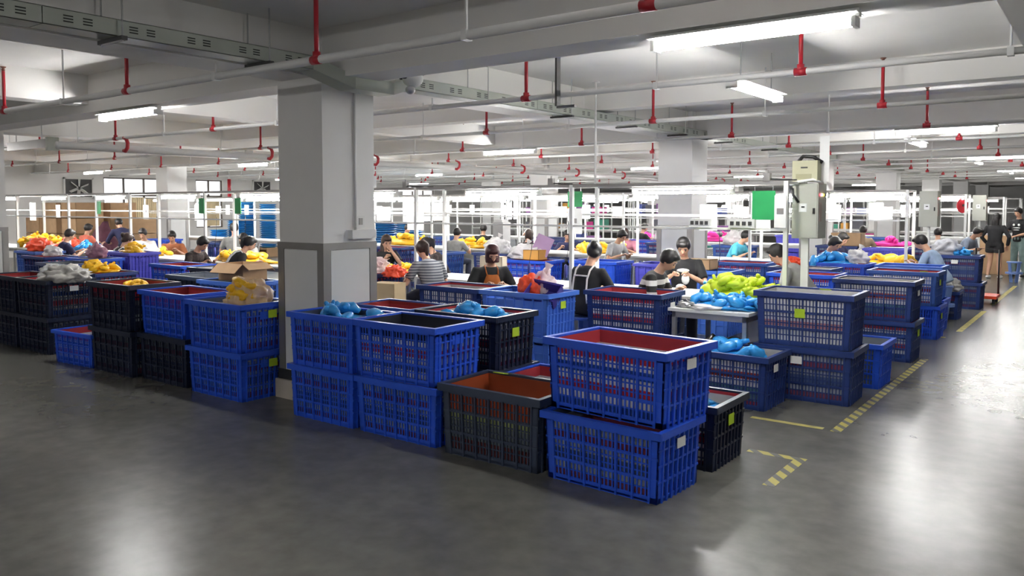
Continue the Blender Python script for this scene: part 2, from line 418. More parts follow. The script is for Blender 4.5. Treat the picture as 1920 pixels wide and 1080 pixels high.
# bend around the column
t = MB()
P = [(0, 4.35, .0), (.12, 4.70, -.13), (.12, 5.15, -.13), (0, 5.5, -.03)]
for p, q in zip(P, P[1:]):
    n = len(t.v)
    for (x, y_, z) in (p, q): t.v += [(x - .2, y_, z), (x, y_, z), (x, y_, z + .11), (x - .2, y_, z + .11)]
    t.f += [(n, n + 4, n + 5, n + 1), (n + 1, n + 5, n + 6, n + 2), (n + 2, n + 6, n + 7, n + 3), (n + 3, n + 7, n + 4, n), (n, n + 1, n + 2, n + 3), (n + 4, n + 7, n + 6, n + 5)]
t.build('tray_bend', M_TRAY, tr)
for yy in (2.75, 3.9, 6.6, 8.2, 9.8, 11.4, 13.2, 15.5, 18):
    MB().box(-.26, .06, yy - .02, yy + .02, -.055 if yy > 5 else -.03, -.032 if yy > 5 else -.002).build('strut', M_DARK, tr)
    for xx in (-.24, .035): MB().tube([(xx, yy, -.04), (xx, yy, ZC - 2.86)], .006, 6).build('rod', M_ROD, tr)
r = empty('ceiling_bracket', (-4.05, 6.1, 2.62)); tag(r, 'dark steel hanger bracket below the cable tray', 'bracket')
MB().box(-.01, .01, -.03, .03, .02, .64).build('upright', M_DARK, r); MB().box(0, .19, -.02, .02, 0, .022).build('foot', M_DARK, r)

# security camera
r = empty('security_camera', (-5.02, 5.34, 2.88), R(-25)); tag(r, 'white twin-lens security camera on the cable tray by the column', 'camera'); r.scale = (1.6, 1.6, 1.6)
MB().box(-.05, .05, -.02, .02, .02, .06).build('mount', M_WHITE, r)
MB().ell((0, -.045, 0), (.055, .06, .05), 14, 10).build('housing', M_WHITE, r, True)
for s in (-.022, .022): MB().tube([(s, -.09, .005), (s, -.112, .005)], .014, 10).build('lens', M_BLACK, r, True)
MB().ell((0, -.06, -.065), (.028, .028, .025), 10, 8).build('sensor_dome', M_STEEL, r, True)

# ------------------------------------------------------------------ fluorescent fixtures
def fixture_meshes(L):
    h = MB()
    h.box(-L / 2 - .03, L / 2 + .03, -.025, .025, .0, .045)
    n = len(h.v)
    for s in (-1, 1):
        h.box(-L / 2 - .03, L / 2 + .03, min(s * .025, s * .085), max(s * .025, s * .085), -.004 + .02, .022)
    hm = h.mesh('housing', M_WHITE)
    em = MB().box(-.012, .012, -.05, .05, -.055, .0).mesh('lamp_holder', M_WHITE)
    tm = [MB().tube([(-L / 2, s, -.033), (L / 2, s, -.033)], .014, 8).mesh('tube', M_TUBE, True) for s in (-.032, .032)]
    return hm, em, tm
FX = {L: fixture_meshes(L) for L in (1.2,)}
def fixture(x, y, z, rz, lab, group, drop=None, single=False):
    r = empty('fluorescent_light', (x, y, z), rz); tag(r, lab, 'light', group)
    hm, em, tm = FX[1.2]
    put('housing', hm, r)
    for sx in (-1, 1): put('lamp_holder', em, r, (sx * .605, 0, 0))
    for t in tm[:1] if single else tm: put('tube', t, r)
    if drop:
        for s in (-.4, .4): MB().tube([(s, 0, .04), (s, 0, drop)], .006, 6).build('drop_rod', M_ROD, r)
    return r
CL = [(-1.78, 4.72), (-8.9, 4.72), (-1.9, 12.42), (-9.35, 12.42), (-17.4, 12.42), (-25.6, 12.42), (-2.0, 20.0), (-10.2, 20.0), (-18.4, 20.0),
      (-2.2, 27.55), (-10.2, 27.55), (-18.8, 27.55), (-2.4, 35.15), (-10.2, 35.15), (-18.8, 35.15), (-26, 20.0), (-26, 27.55), (-2.4, 42.7), (-10, 42.7), (6.0, 4.72), (6.0, 12.42), (6.0, 20.0), (-16.6, 4.72), (-24.5, 4.72), (-1.8, -2.85), (6.0, -2.85), (-9.0, -2.85), (2.6, .77), (-5.2, -2.85)]  # lamps right of the aisle are out of view, added to light that side
NM = {0: 'large bright twin-tube light under the front beam at upper right', 1: 'twin-tube ceiling light left of the nearest column', 2: 'twin-tube ceiling light over the aisle beyond the first beam bay', 3: 'twin-tube ceiling light just right of the nearest column', 4: 'small twin-tube ceiling light just left of the nearest column, farther back'}
for k, (x, yy) in enumerate(CL):
    fixture(x, yy, BZ - .047, 0, NM.get(k, 'twin-tube ceiling light under the %s beam row, %s' % (ORD[int((yy + 3.5) / 7.6)] if yy != .77 else 'cross beam before the first', 'unseen right of aisle' if x > 2 else 'aisle side' if x > -4 else 'middle of hall' if x > -12 else 'toward the left windows' if x > -20 else 'close to the left windows')), 'ceiling lights')
fixture(-2.72, 7.45, 2.83, R(90), 'twin-tube ceiling light set along the aisle behind the front beam', 'ceiling lights', .4)
for k, yy in enumerate((15.2, 22.8, 30.4)):
    fixture(-2.75, yy, 2.83, R(90), 'small lengthwise ceiling light over the aisle edge, %s one back' % ORD[k], 'ceiling lights', .4)

# ------------------------------------------------------------------ crates
CL_, CW_, CH_ = .85, .55, .435
def taper(mb, k=.955):
    mb.v = [(x * (k + (1 - k) * z / CH_), y * (k + (1 - k) * z / CH_), z) for x, y, z in mb.v]; return mb
def crate_body(kind, solid=False):
    m = CRATE_COL[kind]; a, b, H = CL_ / 2 - .012, CW_ / 2 - .012, CH_
    t = MB(); t.box(-a, a, -b, b, .006, .018)
    for s in (-1, 1):
        Y = lambda p, q: (min(s * p, s * q), max(s * p, s * q))
        # long sides
        o0, o1 = Y(b - .010, b)
        t.box(-a, -a + .055, o0, o1, 0, H - .03); t.box(a - .055, a, o0, o1, 0, H - .03)
        t.box(-a, a, o0, o1, 0, .035); t.box(-a, a, o0, o1, H - .060, H - .03)
        x0 = -a + .055; pw = (2 * a - .11) / 6
        if solid: t.box(x0, -x0, *Y(b - .012, b - .005), .03, H - .08)
        else:
            for k in range(7):
                z = .035 + (H - .095) * k / 7
                t.box(x0, -x0, *Y(b - .010, b - .004), z - .004, z + .004)
        for i in range(7):
            xx = x0 + pw * i
            t.box(xx - .007, xx + .007, *Y(b - .010, b + .009), 0, H - .035)
            if i < 6 and not solid:
                for j in (1, 2, 3): t.box(xx + pw * j / 4 - .0045, xx + pw * j / 4 + .0045, *Y(b - .010, b - .003), .03, H - .055)
        for z in (.145, .27): t.box(-a, a, *Y(b - .008, b + .005), z - .006, z + .006)
        # short sides
        o0, o1 = Y(a - .010, a)
        t.box(o0, o1, -b, -b + .05, 0, H - .03); t.box(o0, o1, b - .05, b, 0, H - .03)
        t.box(o0, o1, -b, b, 0, .03); t.box(o0, o1, -b, b, H - .065, H - .03)
        y0 = -b + .05; pw = (2 * b - .10) / 7
        if solid: t.box(*Y(a - .012, a - .005), y0, -y0, .03, H - .08)
        for i in range(8):
            yy = y0 + pw * i
            t.box(*Y(a - .010, a + .010), yy - .0065, yy + .0065, 0, H - .035)
            if i < 7 and not solid: t.box(*Y(a - .010, a - .003), yy + pw / 2 - .005, yy + pw / 2 + .005, .03, H - .08)
        for z in (.125, .225, .32): t.box(*Y(a - .010, a + .006), -b, b, z - .006, z + .006)
        t.box(*Y(a - .010, a + .004), -.065, .065, H - .15, H - .08)
    return taper(t).mesh('crate_body', m)
def crate_rim(kind):
    a, b, H = CL_ / 2, CW_ / 2, CH_; t = MB()
    for s in (-1, 1):
        t.box(-a - .014, a + .014, min(s * (b - .022), s * (b + .014)), max(s * (b - .022), s * (b + .014)), H - .012, H)
        t.box(min(s * (a - .022), s * (a + .014)), max(s * (a - .022), s * (a + .014)), -b + .022, b - .022, H - .012, H)
        t.box(-a - .014, a + .014, min(s * (b + .004), s * (b + .014)), max(s * (b + .004), s * (b + .014)), H - .045, H - .012)
        t.box(min(s * (a + .004), s * (a + .014)), max(s * (a + .004), s * (a + .014)), -b, b, H - .045, H - .012)
    return t.mesh('rim', CRATE_COL[kind])
def crate_liner(key, fill):
    a, b, H = CL_ / 2 - .027, CW_ / 2 - .027, CH_; t = MB(); w_ = .004; z0, z1 = .02, H - .014
    t.box(-a, a, -b, b, z0, z0 + .006 + fill * H)
    t.box(-a, a, -b, -b + w_, z0, z1).box(-a, a, b - w_, b, z0, z1).box(-a, -a + w_, -b, b, z0, z1).box(a - w_, a, -b, b, z0, z1)
    return taper(t).mesh('liner', LINER[key])
BODY = {}; RIM = {}; LIN = {}
CARD = MB().box(-.045, .045, -.002, .002, -.036, .036).mesh('label_card', M_LIME)
CARDW = MB().box(-.05, .05, -.002, .002, -.03, .03).mesh('paper_label', M_PAPER)
def crate(cx, cy, z, kind, liner, label, h=CH_, rot=0., cards=(), solid=False, sx=1., group='plastic crates', fill=0.):
    """cx, cy: near corner (east, south) of the base; z base height"""
    key = (kind, solid)
    if key not in BODY: BODY[key] = crate_body(kind, solid); RIM[kind] = crate_rim(kind)
    ca, sa = math.cos(R(rot)), math.sin(R(rot)); dx, dy = -CL_ / 2 * sx, CW_ / 2 * sx
    r = empty('plastic_crate', (cx + dx * ca - dy * sa, cy + dx * sa + dy * ca, z), R(rot))
    r.scale = (sx, sx, h / CH_)
    tag(r, label, 'crate', group)
    put('crate_body', BODY[key], r); put('rim', RIM[kind], r)
    if liner:
        if (liner, fill) not in LIN: LIN[(liner, fill)] = crate_liner(liner, fill)
        put('liner', LIN[(liner, fill)], r)
    for c in cards:
        me = CARDW if c[0].islower() else CARD
        nm = 'paper_label' if c[0].islower() else 'label_card'
        if c[0] in 'Rr': o = put(nm, me, r, (CL_ / 2 + .004, c[1], c[2]), (0, 0, R(90)))
        elif c[0] in 'Ff': o = put(nm, me, r, (c[1], -CW_ / 2 - .004, c[2]))
        else: o = put(nm, me, r, (c[1], c[2], CH_ + .004), (R(80), 0, 0))
        o['label'] = 'lime green label card' if c[0].isupper() else 'white paper label'
    return r
C = crate
# front row, right to left
C(-2.06, 4.18, 0, 'blue', 'dim', 'royal blue crate on the floor at front right, under a red-lined one', .435, -2.5, [('r', -.02, .33)])
C(-2.05, 4.22, .437, 'blue', 'rwb', 'royal blue crate with red striped liner topping the front right stack', .46, -5.5, [('r', .0, .34)], sx=1.06)
C(-2.93, 4.21, 0, 'slate', 'orange', 'slate crate with orange liner between the two front blue stacks', .50, .5, [('T', -.26, .22)])
C(-3.84, 4.23, 0, 'blue', 'dim', 'royal blue bottom crate left of the slate crate with orange liner', .435, 0)
C(-3.86, 4.24, .436, 'blue', 'navytop', 'royal blue empty-looking crate with white red bands, left of the slate crate', .435, 1, [])
C(-4.70, 4.22, 0, 'blue', 'dim', 'royal blue bottom crate right beside the column', .435, 0, sx=.92)
C(-4.70, 4.22, .436, 'blue', 'dim', 'royal blue top crate beside the column holding sky blue pieces', .435, 0, sx=.92)
C(-3.87, 4.98, 0, 'dark', 'wrw', 'dark crate on the floor behind the front blue stack', .435, 0)
C(-3.86, 4.95, .436, 'dark', 'wrw', 'dark topmost crate with lime card and sky blue pieces, behind the front stack', .435, 0, [('R', -.02, .29)])
C(-4.74, 4.90, 0, 'mid', 'wrw', 'mid blue crate hidden low behind the column-side stack', .435, 0, sx=.86)
C(-4.74, 4.90, .436, 'mid', 'redtop', 'mid blue top crate with red and grey inside, behind the column-side stack', .435, 0, sx=.86, fill=.5)
C(-3.0, 4.98, 0, 'blue', 'rwb', 'low royal blue crate tucked behind the slate crate', .42, 0)
C(-2.03, 4.92, 0, 'dark', 'wrw', 'black crate with lime card behind the front right stack', .44, 0, [('R', -.02, .31)])
C(-2.30, 6.66, 0, 'navy', 'teal', 'navy crate of sky blue pieces at the foot of the white table', .465, -1, [('r', -.08, .33)])
C(-1.77, 7.26, 0, 'navy', 'dim', 'navy bottom crate with taped paper label beside the hazard tape', .485, 1, [('f', -.05, .33)])
C(-1.78, 7.27, .486, 'navy', 'white', 'navy top crate with square lime card beside the hazard tape', .485, 1, [('F', -.02, .27), ('T', .10, .1)])
C(-1.72, 8.13, 0, 'blue', 'grey', 'bright blue low crate between the two navy stacks by the aisle', .43, 0)
C(-1.74, 9.72, 0, 'navy', 'rwb', 'navy bottom crate of the second stack along the hazard tape', .45, 0, [('R', 0, .3)])
C(-1.75, 9.73, .451, 'navy', 'teal', 'navy top crate with red and white liner in the second aisle stack', .45, 0, [('r', 0, .3)])
C(-1.78, 11.6, 0, 'blue', None, 'royal blue bottom crate of the third stack along the aisle', .44, 0, [('R', -.1, .3)])
C(-1.80, 11.55, .441, 'mid', 'wrw', 'mid blue top crate with lime card lying on its rim, third aisle stack', .44, 0, [('R', -.1, .3), ('T', .25, -.2)])
C(-2.75, 10.4, 0, 'mid', 'wrw', 'mid blue crate behind the second aisle stack', .435)
C(-2.78, 10.45, .436, 'blue', 'rwb', 'royal blue crate with red band behind the second aisle stack', .435)
C(-1.85, 12.35, 0, 'blue', None, 'royal blue crate under the light blue bin beside the smocked worker', .44)
C(-1.88, 12.35, .441, 'light', None, 'light blue solid bin in front of the worker in the pale smock', .46, 0, solid=True)
C(-1.86, 13.85, 0, 'navy', 'redtop', 'small low navy crate with grey bag on top by the aisle tape', .43, 0, sx=.8)
C(-1.74, 15.4, 0, 'navy', 'dim', 'navy bottom crate of the stack near the red hand truck', .45)
C(-1.78, 15.42, .451, 'navy', 'dim', 'navy top crate with paper label near the red hand truck', .45, 0, [('f', .05, .33)])
# behind the front row
C(-5.30, 6.50, 0, 'navy', 'rwb', 'navy crate on the floor left of the light blue bin stack', .435)
C(-5.32, 6.50, .436, 'navy', 'wrw', 'navy top crate with white and red bands left of the light blue bin', .435, 0, fill=.35)
C(-4.43, 6.52, 0, 'light', None, 'light blue solid bin on the floor, below the one with red bag', .435, 0, [], True)
C(-4.44, 6.52, .436, 'light', None, 'light blue solid bin with lime card holding a red bag', .435, 0, [('R', .0, .31)], True)
C(-3.52, 7.10, 0, 'navy', 'rwb', 'navy bottom crate between the strapped worker and the white table', .435, 1)
C(-3.52, 7.12, .436, 'navy', 'rwb', 'navy striped top crate between the strapped worker and the white table', .44, 1, [('r', 0, .31)])
# left group
C(-6.12, 4.20, 0, 'blue', 'dim', 'royal blue bottom crate with lime card left of the column', .435, 0, [('R', .06, .32)])
C(-6.12, 4.20, .436, 'blue', 'dim', 'royal blue top crate holding an orange filled bag, left of the column', .435, 0, [('R', .06, .33)])
C(-7.03, 4.22, 0, 'dark', 'dim', 'dark crate beneath the red-lined blue crate at left', .47, 0)
C(-7.03, 4.22, .471, 'blue', 'redtop', 'royal blue crate with deep red liner on a dark one, left of the column', .43, -1, fill=.3)
C(-7.90, 4.15, 0, 'dark', 'dim', 'dark crate on the floor just right of the small tilted blue crate', .47, 0)
C(-7.92, 4.15, .471, 'dark', 'redtop', 'dark top crate with yellow green pieces, left of the red-lined blue crate', .47, 0)
C(-8.72, 4.15, 0, 'blue', 'rwb', 'small bright blue crate alone on the floor between dark stacks', .36, 4, sx=.92)
C(-9.90, 4.22, 0, 'dark', 'dim', 'dark crate on the floor beneath the one with a big clear bag', .43, 0)
C(-9.90, 4.22, .431, 'dark', 'rwb', 'dark top crate with white label piled with clear plastic bags', .44, 0, [('r', .03, .33)])
C(-10.78, 4.22, 0, 'dark', 'dim', 'dark crate on the floor at the left edge of the picture', .43, 0)
C(-10.78, 4.22, .431, 'dark', 'redtop', 'dark top crate with red band at the left edge of the picture', .44, 0)
C(-10.45, 5.05, 0, 'navy', 'dim', 'navy crate hidden beneath the one heaped with yellow pieces', .435)
C(-10.45, 5.05, .436, 'navy', 'redtop', 'navy top crate heaped with yellow pieces behind the dark stacks', .435)
C(-8.80, 5.55, 0, 'slate', 'dim', 'slate crate on the floor behind the red-lined blue crate', .435)
C(-8.80, 5.55, .436, 'slate', 'grey', 'slate top crate with grey inside behind the red-lined blue crate', .435)
C(-7.85, 5.40, 0, 'light', 'grey', 'light blue lower crate behind the brown carton', .435)
C(-7.85, 5.40, .436, 'light', 'grey', 'light blue rimmed top crate behind the brown carton', .435)
C(-9.70, 6.40, 0, 'dark', 'dim', 'dark crate on the floor behind the slate pair', .435)
C(-9.70, 6.40, .436, 'dark', 'white', 'dark top crate with pale filling behind the slate pair', .435, fill=.6)
C(-10.80, 6.45, 0, 'blue', 'rwb', 'royal blue floor crate left of the dark crate with pale filling', .435)
C(-10.82, 6.45, .436, 'blue', 'rwb', 'royal blue top crate with red stripes left of the pale filled crate', .435)
C(-12.5, 5.55, .0, 'navy', 'dim', 'navy floor crate at far left behind the dark stacks', .435)
C(-12.5, 5.55, .436, 'navy', 'grey', 'navy top crate at far left behind the clear bags', .435)
C(-13.3, 6.35, 0, 'blue', 'rwb', 'royal blue floor crate in front of the worker in navy shirt', .435)
C(-13.3, 6.35, .436, 'blue', 'grey', 'royal blue top crate in front of the worker in navy shirt', .435)
C(-14.5, 6.15, 0, 'navy', 'dim', 'navy floor crate left of the blue one before the navy-shirted worker', .435)
C(-14.5, 6.15, .436, 'navy', 'redtop', 'navy top crate with red and green bits at far left', .435, fill=.6)
C(-16.3, 6.75, 0, 'mid', 'dim', 'mid blue floor crate beneath the orange red bag at far left', .435)
C(-16.3, 6.75, .436, 'mid', 'dim', 'mid blue top crate carrying the orange red bag at far left', .435)
C(-13.35, 7.02, .0, 'violet', None, 'violet blue solid bin below another by the strapped worker at left', .47, 0, solid=True)
C(-13.35, 7.02, .471, 'violet', None, 'violet blue solid bin of yellow parts by the strapped worker at left', .47, 0, solid=True)
# between the work lines
MID = [
 (-7.55, 7.15, 2, 'navy', 'redtop', 'navy crate pair with red liner just right of the column', False),
 (-7.15, 10.4, 2, 'blue', 'rwb', 'royal blue crate with carton behind the woman in orange apron', False),
 (-6.15, 10.9, 2, 'blue', None, 'royal blue crate seen right of the woman in orange apron', True),
 (-8.75, 11.6, 2, 'navy', 'white', 'navy crate with pale liner behind the woman in orange apron', False),
 (-9.9, 11.2, 2, 'mid', 'dim', 'mid blue crate left of the navy one with pale liner', False),
 (-5.0, 10.9, 2, 'violet', None, 'violet blue solid bin right of the strapped worker', True),
 (-4.05, 10.2, 2, 'light', None, 'light blue solid bin behind the boy in the printed shirt', True),
 (-3.1, 11.4, 2, 'navy', 'white', 'navy crate behind the lime heap and the frame post', False),
 (-4.2, 12.0, 2, 'mid', 'rwb', 'mid blue striped crate under the worker in teal', False),
 (-11.9, 12.0, 2, 'navy', 'rwb', 'navy crate stack behind the woman holding a phone', False),
 (-12.9, 11.3, 2, 'mid', 'dim', 'mid blue crate stack left of the woman holding a phone', False),
 (-2.95, 12.72, 2, 'blue', 'rwb', 'royal blue crate before the pair of workers at the second line', False),
 (-10.6, 16.9, 2, 'navy', 'dim', 'navy crate behind the second line near the grey hood', False),
 (-8.0, 17.1, 2, 'navy', 'rwb', 'navy crate with red band behind the worker in grey at the second line', False),
 (-6.3, 17.0, 2, 'mid', 'dim', 'mid blue crate stack behind the worker in teal', False),
 (-4.4, 18.2, 2, 'navy', 'dim', 'navy crate holding a brown carton behind the second line', False),
 (-3.3, 17.6, 2, 'violet', None, 'violet blue bin beside the second cabinet', True),
 (-14.6, 16.6, 2, 'mid', 'dim', 'mid blue crate by the worker in dark red', False),
 (-9.2, 18.2, 2, 'blue', 'rwb', 'royal blue crate deep between second and third lines', False),
 (-2.6, 18.6, 2, 'navy', 'dim', 'navy crate stack beyond the red hand truck', False),
 (-12.2, 18.2, 2, 'navy', 'dim', 'navy crate deep behind the worker with back turned', False),
 (-4.9, 23.6, 2, 'mid', 'dim', 'mid blue crate far back by the third line', False),
 (-7.2, 23.8, 2, 'violet', None, 'violet blue bin far back by the third line', True),
 (-16.8, 11.0, 2, 'navy', 'dim', 'navy crate stack behind the standing worker in grey vest', False),
 (-19.6, 11.2, 2, 'blue', 'grey', 'royal blue crate stack behind the worker in coral shirt', False),
]
for (x, yy, n, kd, ln, lab, so) in MID:
    for k in range(n):
        C(x, yy, k * .436, kd, ln if k else ('dim' if ln else None), lab + (', upper one' if k else ', lower one'), .435, random.uniform(-2, 2), (), so, group='crates between the work lines')

# ------------------------------------------------------------------ work lines: frames, benches, lights, boards
LEG = MB().box(-.02, .02, -.02, .02, 0, .72).mesh('leg', M_STEEL)
def bench(x0, x1, y0, y1, lab):
    r = empty('workbench', ((x0 + x1) / 2, (y0 + y1) / 2, 0)); tag(r, lab, 'table', 'workbenches')
    a, b = (x1 - x0) / 2, (y1 - y0) / 2
    MB().box(-a, a, -b, b, .72, .75).build('tabletop', M_WHITE, r)
    MB().box(-a + .03, a - .03, -b + .03, b - .03, .66, .72).build('apron', M_STEEL, r)
    for sx in (-1, 1):
        for sy in (-1, 1): put('leg', LEG, r, (sx * (a - .05), sy * (b - .05), 0))
    return r
bench(-3.48, -2.67, 7.2, 8.12, 'white table with grey legs under the lime and blue heaps')
LINES = [(8.3, 9, 'nearest work line'), (14.3, 9, 'second work line'), (20.7, 9, 'third work line'), (28.4, 8, 'fourth work line'), (33.6, 7, 'fifth work line')]
POST = MB().box(-.022, .022, -.022, .022, 0, 2.0).mesh('post', M_WHITE)
for li, (ly, nb, nm) in enumerate(LINES):
    X0 = -2.7; P_ = 2.6
    fr = empty('lighting_frame', (X0, ly, 0)); tag(fr, 'white steel overhead lighting frame standing along the ' + nm, 'frame', 'overhead lighting frames')
    for k in range(nb + 1):
        put('post', POST, fr, (-P_ * k, 0, 0)); put('post', POST, fr, (-P_ * k, .6, 0))
        MB().box(-P_ * k - .015, -P_ * k + .015, 0, .6, 1.97, 2.0).build('cross_bar', M_WHITE, fr)
        if k < nb:
            for yy, z, s in ((0, 1.985, .018), (.6, 1.985, .018), (.0, 1.50, .012), (.6, 1.63, .012)):
                MB().box(-P_ * (k + 1), -P_ * k, yy - s, yy + s, z - s, z + s).build('rail', M_TRIM if z > 1.9 else M_WHITE, fr)
    for k in range(nb):
        bench(X0 - P_ * (k + 1) + .05, X0 - P_ * k - .05, ly - .1, ly + .7, 'white workbench of the %s, %s from the aisle' % (nm, ORD[k]))
        for j, dx in enumerate((.68, 1.92) if li in (1, 2) else (1.3,)):
            f = fixture(X0 - P_ * k - dx, ly + .3, 1.93, 0, 'fluorescent tube light hung over the %s, %s from the aisle' % (nm, ORD[k * 2 + j]), 'lights over the ' + nm, None, li != 0)
    # hanging boards and paper cards
    rnd = random.Random(40 + li)
    spots = []
    for k in range(nb):
        for j in range(3):
            spots.append(X0 - P_ * k - .45 - .75 * j + rnd.uniform(-.15, .15))
    for n_, x in enumerate(spots):
        if li > 2 and n_ % 2: continue
        if rnd.random() < (.55 if li == 0 else .3): continue
        w_, h_ = rnd.choice(((.21, .30), (.30, .21), (.21, .30), (.34, .44)))
        o = empty('hanging_card', (x, ly + .6 - .02, 1.64))
        tag(o, 'white paper card on the %s rail, %s hanging place from the aisle' % (nm, ORD[n_]), 'card', 'paper cards on the frames')
        MB().box(-w_ / 2, w_ / 2, -.004, .0, -h_ * .6, h_ * .4).build('sheet', M_PAPER, o)
        MB().box(-w_ * .1, w_ * .1, -.0055, -.004, -.04, .01).build('printed_picture', M_TRIM, o)

def green_board(x, yy, z, w_, h_, lab):
    o = MB().box(-w_ / 2, w_ / 2, -.006, .006, -h_ / 2, h_ / 2).build('green_board', M_GREEN, None, False, (x, yy, z))
    tag(o, lab, 'sign', 'green boards on the frames')
    MB().tube([(-w_ * .4, 0, h_ / 2), (-w_ * .4, 0, h_ / 2 + .05)], .004, 5).tube([(w_ * .4, 0, h_ / 2), (w_ * .4, 0, h_ / 2 + .05)], .004, 5).build('hook', M_ROD, o)
green_board(-2.92, 8.26, 1.75, .24, .30, 'large green board hanging at the aisle end of the nearest frame')
green_board(-5.62, 8.88, 1.83, .22, .20, 'green board above the white sheet at the centre of the hall')
green_board(-13.15, 8.26, 1.74, .16, .27, 'green board on the frame post left of the nearest column')
green_board(-12.05, 8.26, 1.74, .17, .27, 'green board on the frame closest left of the nearest column')
green_board(-18.15, 8.88, 1.70, .15, .28, 'green board at the frame in front of the brown cartons')
green_board(-9.6, 8.88, 1.55, .2, .25, 'green board just right of the nearest column')
for k, (x, z) in enumerate(((-2.76, 1.72), (-5.62, 1.58))):
    o = MB().box(-.06 - .05 * k, .06 + .05 * k, -.004, .004, -.2, .13).build('white_sheet', M_PAPER, None, False, (x + .02, 8.24 if k == 0 else 8.84, z))
    tag(o, ['white sheet beside the large green board', 'white sheet with small printed mark below the green board'][k], 'sheet')
    MB().box(-.035, .035, -.006, -.004, -.06, .0).build('printed_picture', M_TRIM, o)
# control boxes below the green board
o = MB().box(-.12, .12, -.03, .03, -.045, .045).build('socket_strip', M_WHITE, None, False, (-3.62, 8.27, 1.56)); tag(o, 'white socket strip on the nearest frame rail behind the boy', 'socket')
for k in range(4): MB().box(-.1 + k * .055, -.065 + k * .055, -.036, -.03, -.02, .02).build('socket_hole', M_DARK, o)
o = MB().box(-.14, .14, -.03, .03, -.045, .045).build('socket_strip', M_WHITE, None, False, (-3.15, 8.27, 1.56)); tag(o, 'white socket strip on the nearest frame rail above the lime heap', 'socket')
for k in range(4): MB().box(-.12 + k * .065, -.08 + k * .065, -.036, -.03, -.02, .02).build('socket_hole', M_DARK, o)

# electrical cabinets at the aisle ends
def cabinet(x, yy, lab, full=True):
    r = empty('electrical_cabinet', (x, yy, 0)); tag(r, lab, 'cabinet', 'electrical cabinets at the line ends')
    MB().box(-.02, .02, -.02, .02, 0, 1.45).build('post', M_WHITE, r)
    MB().box(-.135, .135, -.09, .20, 1.40, 1.98).build('box', M_CAB, r)
    d = MB().box(-.125, .125, -.098, -.09, 1.41, 1.97).build('door', M_CAB, r)
    MB().box(.085, .105, -.112, -.098, 1.66, 1.72).build('handle', M_BLACK, d)
    MB().box(-.06, .02, -.102, -.098, 1.68, 1.77).build('paper_label', M_PAPER, d)
    MB().box(-.035, .0, -.104, -.102, 1.725, 1.74).build('printed_mark', M_BLACK, d)
    for k, m in enumerate((mat('red_indicator', (1, .06, .08), .4, emit=4), mat('white_indicator', (1, 1, .9), .4, emit=4), mat('amber_indicator', (1, .65, .02), .4, emit=4))):
        MB().tube([(.135, -.03 + k * .05, 1.86), (.148, -.03 + k * .05, 1.86)], .013, 8).build('indicator_lamp', m, r, True)
    MB().box(.135, .139, -.05, .03, 1.58, 1.78).build('warning_sticker', mat('pinkish_sticker', (.40, .30, .26), .6), r)
    if full:
        u = MB().box(-.14, .12, -.09, .07, 2.0, 2.22).build('upper_unit', M_BEIGE, r)
        MB().box(-.10, .06, -.096, -.09, 2.03, 2.08).build('louvre', mat('olive_louvre', (.30, .29, .18), .6), u)
        MB().box(-.05, .02, -.094, -.09, 2.14, 2.155).build('nameplate', M_BLACK, u)
        MB().tube([(-.1, 0, 2.22), (-.05, -.02, 2.27), (.05, 0, 2.26), (.14, .02, 2.20)], .02, 6).build('cable', M_BLACK, r, True)
        MB().tube([(-.16, -.1, 1.97), (-.05, -.12, 2.0), (.08, -.11, 2.02), (.16, -.02, 1.98)], .016, 6).build('conduit', M_WHITE, r, True)
        MB().tube([(-.13, -.1, 1.93), (-.12, -.11, 1.86), (-.06, -.11, 1.78)], .013, 6).build('lead', M_BLACK, r, True)
        MB().box(.10, .20, .05, .056, 2.0, 2.48).build('notice_board', M_PAPER, r)
    return r
cabinet(-2.62, 8.75, 'grey electrical cabinet with indicator lamps at the end of the nearest line')
cabinet(-2.42, 14.55, 'grey electrical cabinet at the end of the second line', False)
cabinet(-2.46, 21.0, 'grey electrical cabinet with a red fan guard at the end of the third line', False)
o = MB().lathe([(.02, 0), (.17, .0), (.18, .015), (.17, .03), (.02, .03)], 20).build('red_disc_guard', M_RED, None, False, (-2.82, 21.0, 1.75)); o.rotation_euler = (R(90), 0, R(60))
tag(o, 'round red guard fixed beside the third grey cabinet', 'guard')
MB().lathe([(.03, .03), (.03, .05)], 10).build('hub', M_DARK, o)

# thin white drop pole from ceiling
o = MB().tube([(0, 0, 0), (0, 0, 1.28)], .014, 8).lathe([(.05, 1.27), (.05, 1.28)], 10).build('drop_pole', M_PIPE, None, True, (-5.15, 8.6, 1.985)); tag(o, 'thin white pole dropping from ceiling to the nearest frame', 'pole')
MB().lathe([(.03, 0), (.03, .03)], 8).build('pole_foot', M_PIPE, o)
# low valve-like rods above the frame: cable clamps
for k, x in enumerate((-2.9, -5.6, -8.1)):
    o = MB().box(-.035, .035, -.03, .03, 0, .08).tube([(0, 0, .08), (0, 0, .11)], .012, 6).build('junction_box', M_TRIM, None, False, (x, 8.3, 2.003)); tag(o, 'small grey junction box on top of the nearest frame, %s from the aisle' % ORD[k], 'junction box')
    MB().tube([(.03, 0, .02), (.15, 0, .01), (.3, .01, .005)], .008, 5).build('lead', M_BLACK, o)

